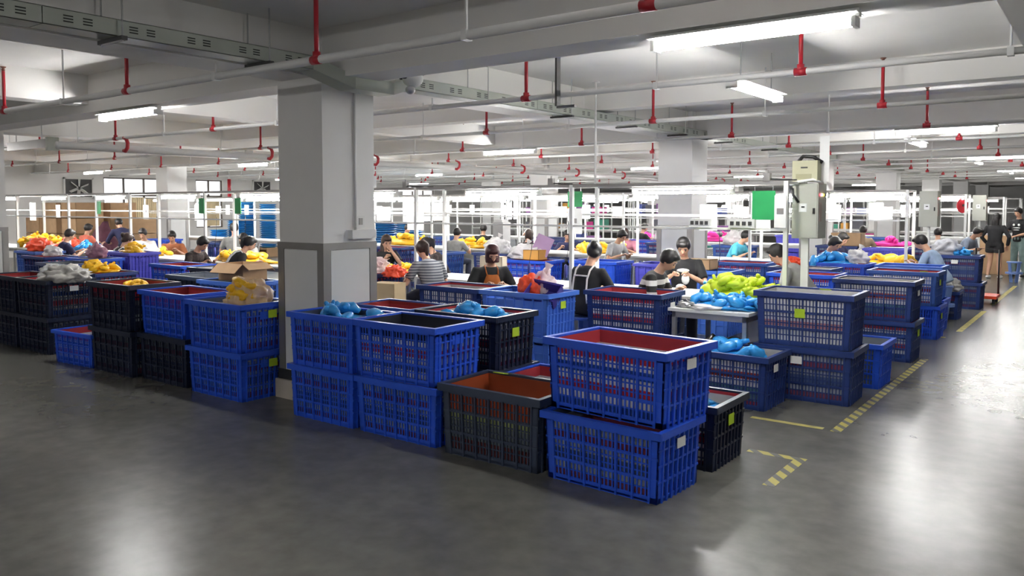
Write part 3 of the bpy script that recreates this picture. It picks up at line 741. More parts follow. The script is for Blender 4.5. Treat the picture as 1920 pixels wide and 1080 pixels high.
# ------------------------------------------------------------------ people
SCRATCH = bpy.data.scenes.new('scratch')
def remeshed(mb, vox, smooth_it=2):
    me = mb.mesh('tmp'); o = bpy.data.objects.new('tmp', me); SCRATCH.collection.objects.link(o)
    r = o.modifiers.new('r', 'REMESH'); r.mode = 'VOXEL'; r.voxel_size = vox; r.use_smooth_shade = True
    s = o.modifiers.new('s', 'SMOOTH'); s.iterations = smooth_it; s.factor = .5
    SCRATCH.view_layers[0].update(); dg = SCRATCH.view_layers[0].depsgraph
    out = bpy.data.meshes.new_from_object(o.evaluated_get(dg))
    bpy.data.objects.remove(o); bpy.data.meshes.remove(me)
    return out
def limb(a, b, la, lb, pole):
    """elbow position of a two bone chain"""
    a, b = Vector(a), Vector(b); d = b - a; L = min(d.length, (la + lb) * .995)
    d.normalize(); b = a + d * L
    x = (la * la - lb * lb + L * L) / (2 * L); h = math.sqrt(max(0, la * la - x * x))
    p = Vector(pole); p = (p - d * p.dot(d)).normalized()
    return a + d * x + p * h, b
def fabric(name, col): return mat('cloth_' + name, col, .85, var=.12, scale=14, bump=.25, bscale=30)
def person(x, y, face, top, label, shirt, sit=True, sleeve='short', trousers=None, hair='short', hairm=None, lean=22, nod=32, turn=0,
           hands=None, vox=.015, straps=None, scale=1.0, skirt=False, apron=None, print_=None, stool=True, group='workers at the lines'):
    """face: compass heading of the gaze in degrees (0 = +X, 90 = +Y); top: height of the head top"""
    S = scale; l = R(lean); D = Vector((0, math.sin(l), math.cos(l))); N = Vector((0, math.cos(l), -math.sin(l)))
    hp = l * .55 + R(nod) * .6
    HD = Vector((0, math.sin(hp), math.cos(hp)))
    nb = D * .47 * S
    hc = nb + HD * .158 * S + Vector((0, .015, 0))
    hz = top - (hc.z + .118 * S)
    P = Vector((0, 0, hz)); Cc = lambda t, n=0, sx=0: P + D * t * S + N * n + Vector((sx, 0, 0))
    HC = P + hc
    HR = Matrix.Rotation(-R(nod) * .9 - l * .3, 3, 'X'); HR = Matrix.Rotation(R(turn), 3, 'Z') @ HR
    root = empty('person', (x, y, 0), R(face - 90)); tag(root, label, 'person', group)
    torso_t = [-.06, 0, .10, .22, .34, .42, .46]
    torso_e = [(.16, .11), (.168, .115), (.145, .10), (.155, .11), (.175, .112), (.145, .085), (.07, .06)]
    if hands is None: hands = ((-.14, .40, .80), (.14, .40, .80))
    hands = [Vector(h) for h in hands]
    sh = [Cc(.40, 0, -.175 * S), Cc(.40, 0, .175 * S)]
    arms = []
    for i in (0, 1):
        sgn = (-1, 1)[i]
        e, wv = limb(sh[i], hands[i], .29 * S, .26 * S, (sgn * .8, -.25, -1))
        arms.append((sh[i], e, wv))
    # legs
    legs = []
    for sgn in (-1, 1):
        if sit:
            hh = P + Vector((sgn * .09, 0, 0)); kz = min(max(hz - .03, .42), .56); kn = Vector((sgn * .13, .40, kz)); an = Vector((sgn * .13, .36, .08))
            if (kn - hh).length > .6: kn = hh + (kn - hh).normalized() * .6
        else:
            hh = P + Vector((sgn * .09, 0, 0)); kn = Vector((sgn * .10, .03, hz * .52)); an = Vector((sgn * .11, -.02 + .05 * sgn, .08))
        legs.append((hh, kn, an))
    b = MB()
    b.tube([Cc(t) for t in torso_t], None or [0] * 7, 14, True, [(p * S - .008, q * S - .008) for p, q in torso_e])
    b.tube([Cc(.42), P + nb + HD * .05, HC - HD * .05], [.058, .052, .050], 10)
    b.ell(HC, (.076 * S, .090 * S, .110 * S), 14, 10, HR)
    b.ell(HC + HR @ Vector((0, .03, -.055)) * S, (.052 * S, .058 * S, .055 * S), 12, 8, HR)
    b.ell(HC + HR @ Vector((0, .094, -.022)) * S, (.014 * S, .018 * S, .024 * S), 8, 6, HR)
    for sgn in (-1, 1): b.ell(HC + HR @ Vector((sgn * .073, -.005, -.012)) * S, (.012 * S, .022 * S, .032 * S), 8, 6, HR)
    for (s_, e, wv) in arms: b.tube([s_, (s_ + e) / 2, e, (e + wv) / 2, wv], [.050 * S, .044 * S, .037 * S, .034 * S, .026 * S], 10)
    for (hh, kn, an) in legs:
        b.tube([hh, (hh + kn) / 2, kn, kn.lerp(an, .35), an], [.085, .075, .056, .055, .036], 10)
    hd = []
    for i, (s_, e, wv) in enumerate(arms):
        d = (wv - e).normalized(); side = Vector((1, 0, 0)) * (1, -1)[i]; side = (side - d * side.dot(d)).normalized(); up = d.cross(side)
        if up.z < 0: up = -up
        b.ell(wv + d * .045, (.034, .045, .018), 10, 6, Matrix((side, d, up)).transposed())
        hd.append((wv, d, side, up))
    body = remeshed(b, vox, 2)
    # fingers: separate short chains rooted in the palms, joined to the same mesh
    fm = MB()
    for (wv, d, side, up) in hd:
        root_ = wv + d * .075
        for k, (off, ln) in enumerate(((-.026, .060), (-.009, .072), (.009, .068), (.026, .054))):
            p0 = root_ - side * off - d * .015; p1 = p0 + d * ln * .45 + up * .002; p2 = p1 + d * ln * .35 - up * .016; p3 = p2 + d * ln * .15 - up * .022
            fm.tube([p0, p1, p2, p3], [.0095, .009, .008, .006], 6)
        t0 = wv + d * .02 + side * .026; fm.tube([t0, t0 + side * .024 + d * .022 - up * .006, t0 + side * .026 + d * .050 - up * .018], [.011, .010, .007], 6)
    n0 = len(body.vertices)
    vv = [tuple(v.co) for v in body.vertices] + fm.v
    ff = [tuple(p.vertices) for p in body.polygons] + [tuple(i + n0 for i in f) for f in fm.f]
    bpy.data.meshes.remove(body)
    me = bpy.data.meshes.new('body'); me.from_pydata(vv, [], ff); me.update(); me.materials.append(M_SKIN)
    me.polygons.foreach_set('use_smooth', [True] * len(me.polygons))
    put('body', me, root)
    # shirt
    g_ = .013
    s = MB(); s.tube([Cc(t) for t in [-.09] + torso_t[1:]], [0] * 7, 16, True, [(p * S + g_, q * S + g_) for p, q in torso_e[:-1]] + [(.068, .062)])
    for (s_, e, wv) in arms:
        inn = Cc(.38, 0, (s_.x) * .6)
        if sleeve == 'short': s.tube([inn, s_, s_.lerp(e, .4), s_.lerp(e, .75)], [.062 * S, .064 * S, .062 * S, .060 * S], 10)
        else: s.tube([inn, s_, s_.lerp(e, .5), e, e.lerp(wv, .5), e.lerp(wv, .93)], [.062 * S, .062 * S, .058 * S, .050 * S, .046 * S, .040 * S], 10)
    sm = remeshed(s, vox + .002, 2); sm.materials.clear(); sm.materials.append(shirt); put('shirt', sm, root)
    # trousers
    tm = trousers or fabric('dark_trousers', (.03, .035, .06))
    t = MB(); t.tube([Cc(-.08), P + Vector((0, 0, .0)), Cc(.06)], [0] * 3, 14, True, [(.165, .12), (.18, .13), (.16, .115)])
    for (hh, kn, an) in legs:
        if skirt: t.tube([hh, hh.lerp(kn, .55)], [.11, .115], 10)
        else: t.tube([hh, (hh + kn) / 2, kn, kn.lerp(an, .5), kn.lerp(an, .95)], [.10, .092, .075, .07, .062], 10)
    tmesh = remeshed(t, vox + .004, 2); tmesh.materials.clear(); tmesh.materials.append(tm); put('trousers', tmesh, root)
    for (hh, kn, an) in legs:
        sh_ = MB().ell((an.x, an.y + .05, .042), (.045, .125, .042), 12, 8); sh_.build('shoe', M_BLACK if not skirt else M_PAPER, root, True)
    # hair
    hm = hairm or M_HAIR
    h = MB(); h.ell(HC + HR @ Vector((0, -.020, .016)) * S, (.091 * S, .098 * S, .106 * S), 16, 12, HR)
    h.ell(HC + HR @ Vector((0, .045, .078)) * S, (.066 * S, .045 * S, .032 * S), 12, 8, HR)
    if hair == 'bun':
        h.ell(HC + HR @ Vector((.0, -.118, .030)) * S, (.048, .040, .046), 12, 8)
        h.ell(HC + HR @ Vector((0, -.05, -.05)) * S, (.07, .05, .05), 12, 8)
    if hair == 'pony':
        p0 = HC + HR @ Vector((0, -.10, .03)) * S
        h.tube([p0, p0 + Vector((0, -.05, -.02)), p0 + Vector((0, -.06, -.11)), p0 + Vector((0, -.03, -.22))], [.028, .034, .03, .01], 8)
    if hair == 'long':
        p0 = HC + HR @ Vector((0, -.04, .02)) * S
        h.tube([p0, p0 + Vector((0, -.045, -.10)), p0 + Vector((0, -.05, -.22)), p0 + Vector((0, -.05, -.34))], [0] * 4, 12, True, [(.07, .06), (.088, .06), (.085, .045), (.06, .02)])
    if hair == 'bob':
        p0 = HC + HR @ Vector((0, -.03, .03)) * S
        h.tube([p0, p0 + Vector((0, -.01, -.08)), p0 + Vector((0, 0, -.15))], [0] * 3, 12, True, [(.085, .085), (.092, .085), (.085, .07)])
    hmm = remeshed(h, vox * .8, 2); hmm.materials.clear(); hmm.materials.append(hm); put('hair', hmm, root)
    # face
    for sgn in (-1, 1):
        MB().ell(HC + HR @ Vector((sgn * .030, .078, .004)) * S, (.012, .007, .007), 8, 6, HR).build('eye', M_BLACK, root, True)
        MB().ell(HC + HR @ Vector((sgn * .031, .080, .026)) * S, (.019, .007, .005), 8, 6, HR).build('eyebrow', M_HAIR, root, True)
    MB().ell(HC + HR @ Vector((0, .084, -.064)) * S, (.022, .008, .006), 8, 6, HR).build('mouth', mat('lips', (.35, .10, .09), .5), root, True)
    back = lambda t, sx, q=.13: Cc(t, -q * S, sx)
    if straps:
        mm = straps
        for sgn in (-1, 1):
            MB().tube([Cc(.43, .02, sgn * .10), Cc(.46, -.05, sgn * .105), back(.40, sgn * .10, .105), back(.30, sgn * .095, .128), back(.15, sgn * .10, .122), back(.03, sgn * .13, .118)], .011, 6).build('apron_strap', mm, root, True)
        MB().tube([back(.33, -.095, .128), back(.33, 0, .137), back(.33, .095, .128)], .010, 6).build('apron_strap', mm, root, True)
    if apron:
        a = MB()
        n = len(a.v); front = lambda t, sx, q: Cc(t, q * S, sx)
        rows = [(.38, .07, .122), (.30, .10, .135), (.20, .13, .138), (.08, .15, .132), (-.02, .16, .150)]
        for tt, wd, q in rows:
            for k in range(5):
                u = k / 2 - 1
                a.v.append(tuple(front(tt, u * wd, q - .02 * u * u)))
        for k in range(5):
            pass
        for r_ in range(4):
            for k in range(4):
                i0 = r_ * 5 + k; a.f.append((i0, i0 + 5, i0 + 6, i0 + 1))
        o = a.build('apron', apron, root, True); so = o.modifiers.new('thick', 'SOLIDIFY'); so.thickness = .006
        for sgn in (-1, 1): MB().tube([front(.38, sgn * .07, .12), Cc(.44, .05, sgn * .075), Cc(.46, -.02, sgn * .07)], .009, 6).build('apron_strap', apron, root, True)
    if print_:
        for (tt, sx, w_, hh_) in print_:
            c = Cc(tt, .129 * S, sx); MB().ell(c, (w_ / 2, .008, hh_ / 2), 10, 6, Matrix.Rotation(-l, 3, 'X')).build('shirt_print', M_PAPER, root, True)
    if sit and stool:
        make_stool(x, y, max(.30, hz - .105), 'plastic stool under the ' + label)
    return root
# plastic stools
M_STOOL = mat('pale_blue_stool', (.16, .26, .56), .4, var=.05)
STM = {}
def make_stool(x, y, h, label, m=None, rz=0):
    r = empty('plastic_stool', (x, y, 0), rz); lab = label.split(); tag(r, ' '.join(lab[:16]), 'stool', 'plastic stools')
    if 'seat' not in STM:
        STM['seat'] = MB().lathe([(.10, -.03), (.150, -.03), (.155, -.01), (.145, 0), (.04, -.006)], 16).mesh('seat', M_STOOL, False)
        STM['leg'] = MB().box(-.035, .035, -.012, .012, -1, 0).mesh('leg', M_STOOL)
        STM['ring'] = MB().lathe([(.165, -.02), (.175, -.02), (.175, .02), (.165, .02)], 16).mesh('brace', M_STOOL)
    put('seat', STM['seat'], r, (0, 0, h))
    for k in range(4):
        a = math.pi / 4 + k * math.pi / 2
        o = put('leg', STM['leg'], r, (.135 * math.cos(a), .135 * math.sin(a), h - .02), (0, 0, a + math.pi / 2)); o.scale = (1, 1, h - .02)
        tilt = .14; o.rotation_euler = (tilt * 1.0, 0, a - math.pi / 2 + math.pi); o.scale.z = (h - .02) / math.cos(tilt)
    put('brace', STM['ring'], r, (0, 0, h * .45))
    return r

fb = fabric
BLK = fb('black', (.013, .013, .015)); NAVY = fb('navy', (.012, .014, .055)); GRY = fb('grey', (.30, .30, .29)); WHT = fb('white', (.72, .71, .70))
DRED = fb('dark_red', (.16, .012, .018)); TEAL = fb('teal', (.07, .38, .52)); SMOCK = fb('pale_blue_smock', (.27, .36, .50)); CORAL = fb('coral', (.75, .20, .14))
DENIM = fb('denim', (.10, .19, .33)); ORG = fb('orange_brown', (.36, .10, .015)); WSTRAP = fb('white_strap', (.75, .72, .70)); PINK = fb('dusty_pink', (.45, .18, .25)); KHAKI = fb('khaki', (.4, .3, .2)); GREEN_ = fb('grey_green', (.2, .28, .27))
STR1 = ramp_mat('grey_striped_shirt', 'Z', [(0, (.09, .10, .13)), (.55, (.36, .37, .38))], .85, 1 / .035, True)
STR2 = ramp_mat('black_white_striped_shirt', 'Z', [(0, (.62, .58, .56)), (.60, (.62, .58, .56)), (.62, (.015, .015, .016)), (.68, (.75, .74, .73)), (.735, (.015, .015, .016)), (.83, (.015, .015, .016))], .85, 1.0, False, 'Object', -.22)
FLOWER = mat('dark_floral_shirt', (.03, .02, .02), .85, var=.9, scale=30)
BENCH = 8.3
# nearest line, near side (backs towards us) and far side (facing us)
person(-4.70, 7.62, 82, 1.345, 'woman in black with white chequered apron straps seen from behind', BLK, hair='bun', lean=12, nod=30, turn=35, straps=WSTRAP, sleeve='long', trousers=BLK)
person(-6.98, 7.70, 165, 1.29, 'woman in grey striped shirt bending left beside the nearest column', STR1, lean=30, nod=28, hair='pony', hairm=M_HAIR2, hands=((-.20, .42, .78), (.10, .36, .80)))
person(-6.13, 7.72, -38, 1.285, 'woman in black shirt and orange apron with reddish hair', BLK, lean=12, nod=36, hair='bob', hairm=mat('reddish_hair', (.05, .014, .016), .4, var=.3, scale=40), apron=ORG, hands=((-.12, .30, .80), (.12, .30, .80)))
person(-4.12, 7.85, 8, 1.285, 'young man in black and white striped shirt looking down at work', STR2, lean=26, nod=40, hands=((-.10, .40, .84), (.12, .40, .84)))
person(-4.30, 9.35, -70, 1.36, 'boy in black shirt with white print facing the camera', BLK, lean=8, nod=42, print_=((.33, 0, .16, .05), (.22, -.03, .10, .14), (.12, .03, .12, .08)), hands=((-.10, .32, .90), (.12, .32, .90)))
person(-2.76, 9.45, 185, 1.30, 'man in plain grey shirt hunched behind the frame post', GRY, lean=38, nod=30, hands=((-.15, .45, .78), (.15, .45, .78)))
person(-9.85, 9.55, -25, 1.265, 'woman in dark top holding a phone right of the column', BLK, lean=10, nod=30, hair='long', hairm=M_HAIR2, hands=((-.05, .30, .98), (.08, .26, .86)))
person(-8.45, 9.55, -140, 1.25, 'woman with dark hair behind the striped-shirt woman', FLOWER, lean=25, nod=38, hair='pony', vox=.018)
person(-17.3, 7.65, 80, 1.265, 'man in navy shirt seen from behind at far left', NAVY, lean=14, nod=28)
person(-14.6, 7.45, 85, 1.245, 'woman in black with thin white straps at left, hair in bun', BLK, hair='bun', lean=14, nod=30, straps=WSTRAP, hairm=M_HAIR2)
person(-12.45, 7.55, 20, 1.235, 'woman in dark floral shirt bending right at the yellow parts', FLOWER, lean=24, nod=40, hair='short', hands=((-.16, .40, .80), (.14, .40, .80)))
person(-11.45, 7.62, 60, 1.25, 'woman in black with white straps reaching right, left of column', BLK, hair='pony', lean=34, nod=25, straps=WSTRAP, sleeve='long', hands=((-.12, .45, .80), (.25, .42, .82)))
person(-13.4, 9.42, -65, 1.225, 'woman in white vest with fringe facing the camera at left', WHT, lean=14, nod=38, hair='bob', vox=.018)
person(-16.1, 9.45, -40, 1.215, 'woman half hidden behind the floral shirted worker', fb('rust', (.3, .1, .04)), lean=18, nod=35, vox=.018)
person(-17.2, 9.45, -50, 1.25, 'man in white shirt facing the camera before the curtained window', WHT, lean=16, nod=34, vox=.018)
person(-14.35, 9.75, 150, 1.40, 'worker in grey vest and white sleeves standing taller than the rest at left', GRY, lean=10, nod=18, sleeve='short', vox=.018)
person(-20.4, 9.6, 100, 1.295, 'worker in coral shirt with back turned at left', CORAL, lean=8, nod=20, vox=.018)
person(-18.95, 9.9, 175, 1.44, 'standing worker in navy bending toward the left', NAVY, sit=False, lean=42, nod=15, sleeve='long', vox=.018, hands=((-.2, .5, .85), (.15, .5, .85)))
# second line
person(-15.2, 15.5, -20, 1.255, 'worker in dark red shirt right of the nearest column', DRED, lean=18, nod=30, vox=.018)
person(-12.5, 15.5, 120, 1.29, 'worker in black with back turned at the second line', BLK, lean=10, nod=18, vox=.02)
person(-11.8, 13.6, 95, 1.25, 'worker with dark hair behind the frame post at the second line', GRY, lean=10, nod=20, vox=.02)
person(-9.85, 13.65, 100, 1.25, 'woman with short dark hair in floral top at the second line', FLOWER, lean=12, nod=25, hair='bob', hairm=M_HAIR2, vox=.02)
person(-7.85, 13.65, -10, 1.285, 'worker in pale grey bending right at the second line', fb('pale_grey', (.45, .46, .47)), lean=26, nod=35, vox=.018)
person(-8.45, 15.5, -80, 1.27, 'woman facing the camera across from the pale grey worker', PINK, lean=16, nod=35, hair='bob', hairm=M_HAIR2, vox=.018)
person(-6.15, 15.5, -5, 1.255, 'man in teal shirt bending right at the second line', TEAL, lean=30, nod=30, vox=.018)
person(-10.0, 15.5, -60, 1.20, 'worker in dark clothes left of the frame pole at the second line', NAVY, lean=15, nod=30, vox=.02)
person(-3.86, 13.65, -20, 1.25, 'woman in denim shirt bending right at the second line', DENIM, lean=20, nod=35, hair='bun', vox=.018)
person(-4.2, 15.45, -25, 1.26, 'man in dark shirt behind the woman in denim', NAVY, lean=22, nod=35, vox=.018)
person(-2.06, 13.65, 172, 1.305, 'worker in long pale blue smock bending left by the aisle', SMOCK, lean=28, nod=36, sleeve='long', trousers=SMOCK, hands=((-.15, .42, .86), (.12, .42, .86)))
# third line and beyond
person(-4.75, 20.1, 95, 1.27, 'worker in tan shirt at the third line behind the second column', KHAKI, lean=12, nod=25, vox=.022)
person(-3.15, 20.1, 100, 1.25, 'worker with a white collar behind the second cabinet', WHT, lean=10, nod=25, vox=.022)
person(-2.75, 20.25, -15, 1.28, 'worker in grey blue bending right near the third cabinet', fb('grey_blue', (.22, .26, .34)), lean=36, nod=28, vox=.02, stool=True)
person(-10.6, 20.1, 60, 1.25, 'worker in dark shirt far back in the middle of the hall', BLK, lean=12, nod=25, vox=.024)
person(-15.5, 21.9, -80, 1.25, 'worker in white far back in the middle of the hall', WHT, lean=12, nod=25, vox=.024)
person(-8.6, 22.0, -70, 1.25, 'worker in pink far back at the third line', PINK, lean=12, nod=25, hair='bob', vox=.024)
# standing pair at the right
person(-2.28, 22.3, 75, 1.565, 'woman standing in black top and shorts by the stool', BLK, sit=False, lean=4, nod=18, hair='long', sleeve='long', skirt=True, trousers=BLK, scale=.97, vox=.016, hands=((-.20, .15, .80), (.24, .10, .78)))
person(-1.83, 22.9, -115, 1.70, 'man standing in black printed shirt at the right edge', BLK, sit=False, lean=2, nod=30, print_=((.32, -.06, .06, .06), (.32, .06, .06, .06), (.25, 0, .18, .03), (.20, 0, .15, .02)), trousers=GREEN_, vox=.016, hands=((-.08, .26, 1.02), (.12, .26, 1.0)))
bpy.data.scenes.remove(SCRATCH)
make_stool(-1.80, 21.5, .47, 'pale blue plastic stool in the aisle before the standing pair', rz=.1)

# ------------------------------------------------------------------ contents, heaps and bags
def blobmesh(seed, r, amp, sub=2, freq=2.2, flat=False):
    import bmesh
    bm = bmesh.new(); bmesh.ops.create_icosphere(bm, subdivisions=sub, radius=1)
    off = Vector((seed * 3.7, seed * 1.3, seed * 7.1))
    for v in bm.verts:
        n = v.co.normalized(); d = 1 + amp * noise.noise(n * freq + off) + amp * .5 * noise.noise(n * freq * 2.6 + off)
        v.co = Vector((n.x * r[0] * d, n.y * r[1] * d, n.z * r[2] * d))
        if v.co.z < -r[2] * .55: v.co.z = -r[2] * .55
    zmin = min(v.co.z for v in bm.verts)
    for v in bm.verts: v.co.z -= zmin
    me = bpy.data.meshes.new('heap'); bm.to_mesh(me); bm.free()
    me.polygons.foreach_set('use_smooth', [True] * len(me.polygons))
    return me
def blob(name, loc, r, m, label, cat, seed=0, amp=.35, sub=3, freq=2.2, rz=0, group=None):
    me = blobmesh(seed, r, amp, sub, freq); me.materials.append(m)
    o = put(name, me, None, loc, (0, 0, rz)); return tag(o, label, cat, group)
# moulded toy pieces: shell with a knob
PIECE = {}
def piece_mesh(key, m):
    if key not in PIECE:
        variants = []
        for s in range(4):
            b = MB()
            if s == 0: b.ell((0, 0, .03), (.09, .055, .035), 12, 8).ell((.04, 0, .07), (.02, .02, .025), 8, 6)
            if s == 1: b.tube([(-.10, 0, .02), (-.05, .02, .045), (.02, .01, .05), (.09, -.03, .03)], [.02, .04, .042, .022], 8).ell((0, .04, .04), (.035, .03, .03), 8, 6)
            if s == 2: b.lathe([(.03, 0), (.075, .01), (.085, .04), (.06, .065), (.015, .075)], 12)
            if s == 3: b.ell((0, 0, .035), (.065, .065, .04), 12, 8).tube([(.03, .03, .05), (.07, .06, .09)], [.02, .012], 6).tube([(-.03, -.02, .04), (-.10, -.04, .05)], [.022, .014], 6)
            variants.append(b.mesh('moulded_piece', m, True))
        PIECE[key] = variants
    return PIECE[key]
def pile(key, m, cx, cy, z, w_, d_, h_, n, label, seed=1, big=1.0):
    rn = random.Random(seed); vs_ = piece_mesh(key, m); n = max(4, int(n * .76))
    me = blobmesh(seed, (w_ * .50, d_ * .52, max(.03, h_ * .38)), .5, 3, 5.0); me.materials.append(m)
    hp_ = put('parts_heap', me, None, (cx, cy, z - .004)); hp_['kind'] = 'stuff'; hp_['label'] = 'heap of ' + label.replace(' piece', ' pieces').replace(' part ', ' parts ')
    hp_['category'] = 'heap'
    for i in range(n):
        u, v = rn.uniform(-1, 1), rn.uniform(-1, 1); k = max(0, 1 - (u * u + v * v) * .6)
        s = big * rn.uniform(.8, 1.15)
        o = put('moulded_piece', vs_[rn.randrange(4)], None, (cx + u * w_ / 2, cy + v * d_ / 2, z + h_ * k * rn.uniform(.5, 1) * .9), (rn.uniform(-.7, .7), rn.uniform(-.7, .7), rn.uniform(0, 6.28)))
        o.scale = (s, s, s); tag(o, label, 'toy part', label[:60])
def bag(loc, r, m, label, seed=3, amp=.45, rz=0, neck=True):
    o = blob('plastic_bag', loc, r, m, label, 'bag', seed, amp, 4, 2.6, rz)
    if neck:
        MB().tube([(0, 0, r[2] * 1.25), (.03, .01, r[2] * 1.7), (.05, .03, r[2] * 2.05)], [.03, .018, .05], 8).build('tied_neck', m, o, True)
    return o
# white table heaps
pile('lime', M_LIMEP, -3.0, 7.96, .755, .74, .36, .27, 66, 'lime green moulded piece in the big heap on the white table', 5, 1.15)
pile('sky', M_BLUEP, -3.0, 7.48, .755, .72, .36, .10, 26, 'sky blue moulded piece heaped on the front of the white table', 6, 1.05)
pile('sky', M_BLUEP, -3.42, 8.35, .76, .28, .20, .15, 9, 'sky blue moulded piece on the bench left of the lime heap', 7, 1.2)
pile('screw', M_STEEL, -3.36, 7.36, .755, .16, .20, .05, 14, 'small shiny metal part on the left corner of the white table', 8, .35)
blob('plastic_sheet', (-3.12, 7.30, .752), (.16, .11, .03), M_PVCW, 'crumpled white plastic sheet hanging at the table front', 'plastic sheet', 4, .5)
blob('black_bag', (-3.0, 7.75, 0), (.26, .20, .27), mat('black_film', (.012, .012, .013), .3, bump=.6, bscale=20), 'black plastic sack standing under the white table', 'sack', 9, .3)
blob('black_bag', (-3.32, 7.95, 0), (.11, .16, .26), MATS['black_film'], 'narrow black sack under the left end of the white table', 'sack', 10, .3)
# crate contents
pile('sky', M_BLUEP, -5.13, 4.50, .80, .5, .3, .07, 12, 'sky blue shiny piece in the blue crate beside the column', 12, 1.1)
pile('sky', M_BLUEP, -4.30, 5.20, .76, .5, .3, .10, 12, 'sky blue shiny piece in the dark crate with lime card', 13, 1.15)
pile('sky', M_BLUEP, -2.40, 5.20, .36, .5, .3, .08, 10, 'sky blue piece in the black crate behind the front right stack', 14, 1.15)
pile('sky', M_BLUEP, -2.72, 6.95, .40, .55, .3, .07, 10, 'sky blue piece in the navy crate at the foot of the table', 15, 1.3)
pile('yel', M_YEL, -10.85, 5.33, .86, .5, .3, .08, 14, 'yellow piece heaped in the navy crate behind the clear bags', 16, 1.15)
pile('yel', M_YEL, -8.40, 4.45, .84, .5, .2, .06, 7, 'yellow piece low in the dark crate at left', 17, 1.0)
pile('yel', M_YEL, -13.75, 7.3, .93, .55, .3, .10, 12, 'yellow part in the violet bin by the strapped worker', 18, 1.2)
pile('yel', M_YEL, -12.2, 8.5, .755, 1.6, .4, .15, 24, 'yellow part spread along the bench left of the column', 19, 1.3)
pile('yel', M_YEL, -15.6, 8.55, .76, 1.2, .4, .14, 16, 'yellow part on the bench before the man in white', 20, 1.3)
pile('yel', M_YEL, -20.3, 8.6, .755, 1.5, .5, .38, 26, 'yellow part in the tall mixed heap at far left', 21, 1.5)
pile('redp', M_REDP, -18.9, 8.5, .755, .9, .4, .30, 14, 'orange red part in the tall mixed heap at far left', 22, 1.5)
pile('sky', M_BLUEP, -18.0, 8.5, .755, .7, .4, .2, 10, 'sky blue part in the tall mixed heap at far left', 23, 1.4)
pile('sky', M_BLUEP, -15.9, 8.3, .76, .5, .3, .08, 7, 'sky blue part on the bench beside the navy-shirted man', 24, 1.3)
pile('yel', M_YEL, -8.5, 8.6, .76, .7, .4, .06, 10, 'yellow part on the bench just right of the column', 25, 1.1)
pile('yel', M_YEL, -11.9, 14.6, .76, 1.4, .4, .2, 16, 'yellow part on the second line left of the grey hood', 26, 1.5)
pile('yel', M_YEL, -14.3, 14.6, .76, 1.2, .4, .3, 14, 'yellow part on the second line by the worker in dark red', 27, 1.6)
pile('yel', M_YEL, -8.6, 14.6, .76, 1.0, .4, .2, 10, 'yellow part on the second line by the pale grey worker', 28, 1.5)
pile('yel', M_YEL, -3.0, 14.6, .76, .7, .4, .12, 9, 'yellow part on the second line by the smocked worker', 29, 1.4)
pile('sky', M_BLUEP, -3.45, 12.98, .84, .6, .35, .1, 12, 'sky blue part heaped in the crate before the smocked worker', 30, 1.4)
pile('sky', M_BLUEP, -2.05, 15.7, .88, .25, .25, .08, 5, 'sky blue part on the navy stack near the hand truck', 31, 1.2)
pile('mag', mat('magenta_plastic', (.65, .02, .28), .4), -9.5, 21.1, .76, 3.0, .4, .25, 14, 'magenta part on the third line in the middle of the hall', 32, 1.6)
pile('mag', MATS['magenta_plastic'], -4.4, 21.1, .76, .8, .4, .2, 6, 'magenta part on the third line near the aisle', 33, 1.4)
# bags
bag((-9.98, 4.47, .84), (.30, .20, .13), M_GREYP, 'big crumpled clear plastic bag on the dark crate at left', 41, .5, .2, False)
bag((-10.28, 4.50, .83), (.17, .18, .13), M_PVC, 'smaller clear bag beside the big one on the dark crate', 42, .5, 0, False)
bag((-6.36, 4.46, .78), (.19, .19, .20), mat('peach_bag', (.92, .66, .40), .3, alpha=.62, var=.15, scale=9, bump=.5, bscale=20), 'translucent bag full of orange parts in the blue crate by the column', 43, .35, 0, False)
pile('yel', M_YEL, -6.34, 4.36, .90, .26, .20, .18, 9, 'orange yellow part showing through the bag by the column', 44, .9)
bag((-4.82, 6.78, .80), (.13, .13, .15), M_REDP, 'orange red bag in the light blue bin with lime card', 45, .4, 0, False)
bag((-4.72, 6.86, .80), (.13, .11, .17), M_PVCP, 'tall translucent pink bag with twisted top in the light blue bin', 46, .4)
bag((-7.95, 7.45, .86), (.28, .16, .14), M_PVCP, 'pink translucent bag on the crate right of the column', 47, .5)
bag((-7.35, 7.32, .84), (.14, .12, .09), M_REDP, 'orange red parts bag spilling beside the striped-shirt woman', 48, .5, 0, False)
bag((-9.2, 11.85, .872), (.26, .2, .17), M_PVCW, 'round white bag on crates behind the orange apron woman', 49, .3)
bag((-7.75, 10.75, .872), (.30, .2, .15), M_PVCW, 'white bag on crates left of the strapped woman', 50, .4)
bag((-8.4, 17.35, .872), (.32, .22, .2), M_PVCW, 'white bag far back near the mauve board', 51, .4)
bag((-2.05, 14.05, .42), (.20, .16, .12), M_GREYP, 'grey plastic bag on the small low crate by the aisle', 52, .45, 0, False)
bag((-2.33, 15.68, .90), (.22, .16, .17), mat('pale_grey_bag', (.52, .53, .58), .4, alpha=.85, bump=.5, bscale=20), 'pale grey bag on the navy stack near the hand truck', 53, .35, 0, False)
bag((-3.12, 12.98, .872), (.15, .14, .13), M_PVCW, 'white bag between the smocked worker and the blue heap', 54, .4)
bag((-14.8, 6.42, .872), (.16, .13, .11), M_PVCW, 'small white bag on the far left navy crate', 55, .4, 0, False)
bag((-16.72, 7.02, .872), (.32, .2, .16), M_REDP, 'orange red bag left of the navy-shirted man', 56, .3, 0, False)
bag((-15.3, 8.35, .76), (.34, .2, .16), M_PVCW, 'white bag on the bench left of the thin-strapped woman', 57, .4, 0, False)
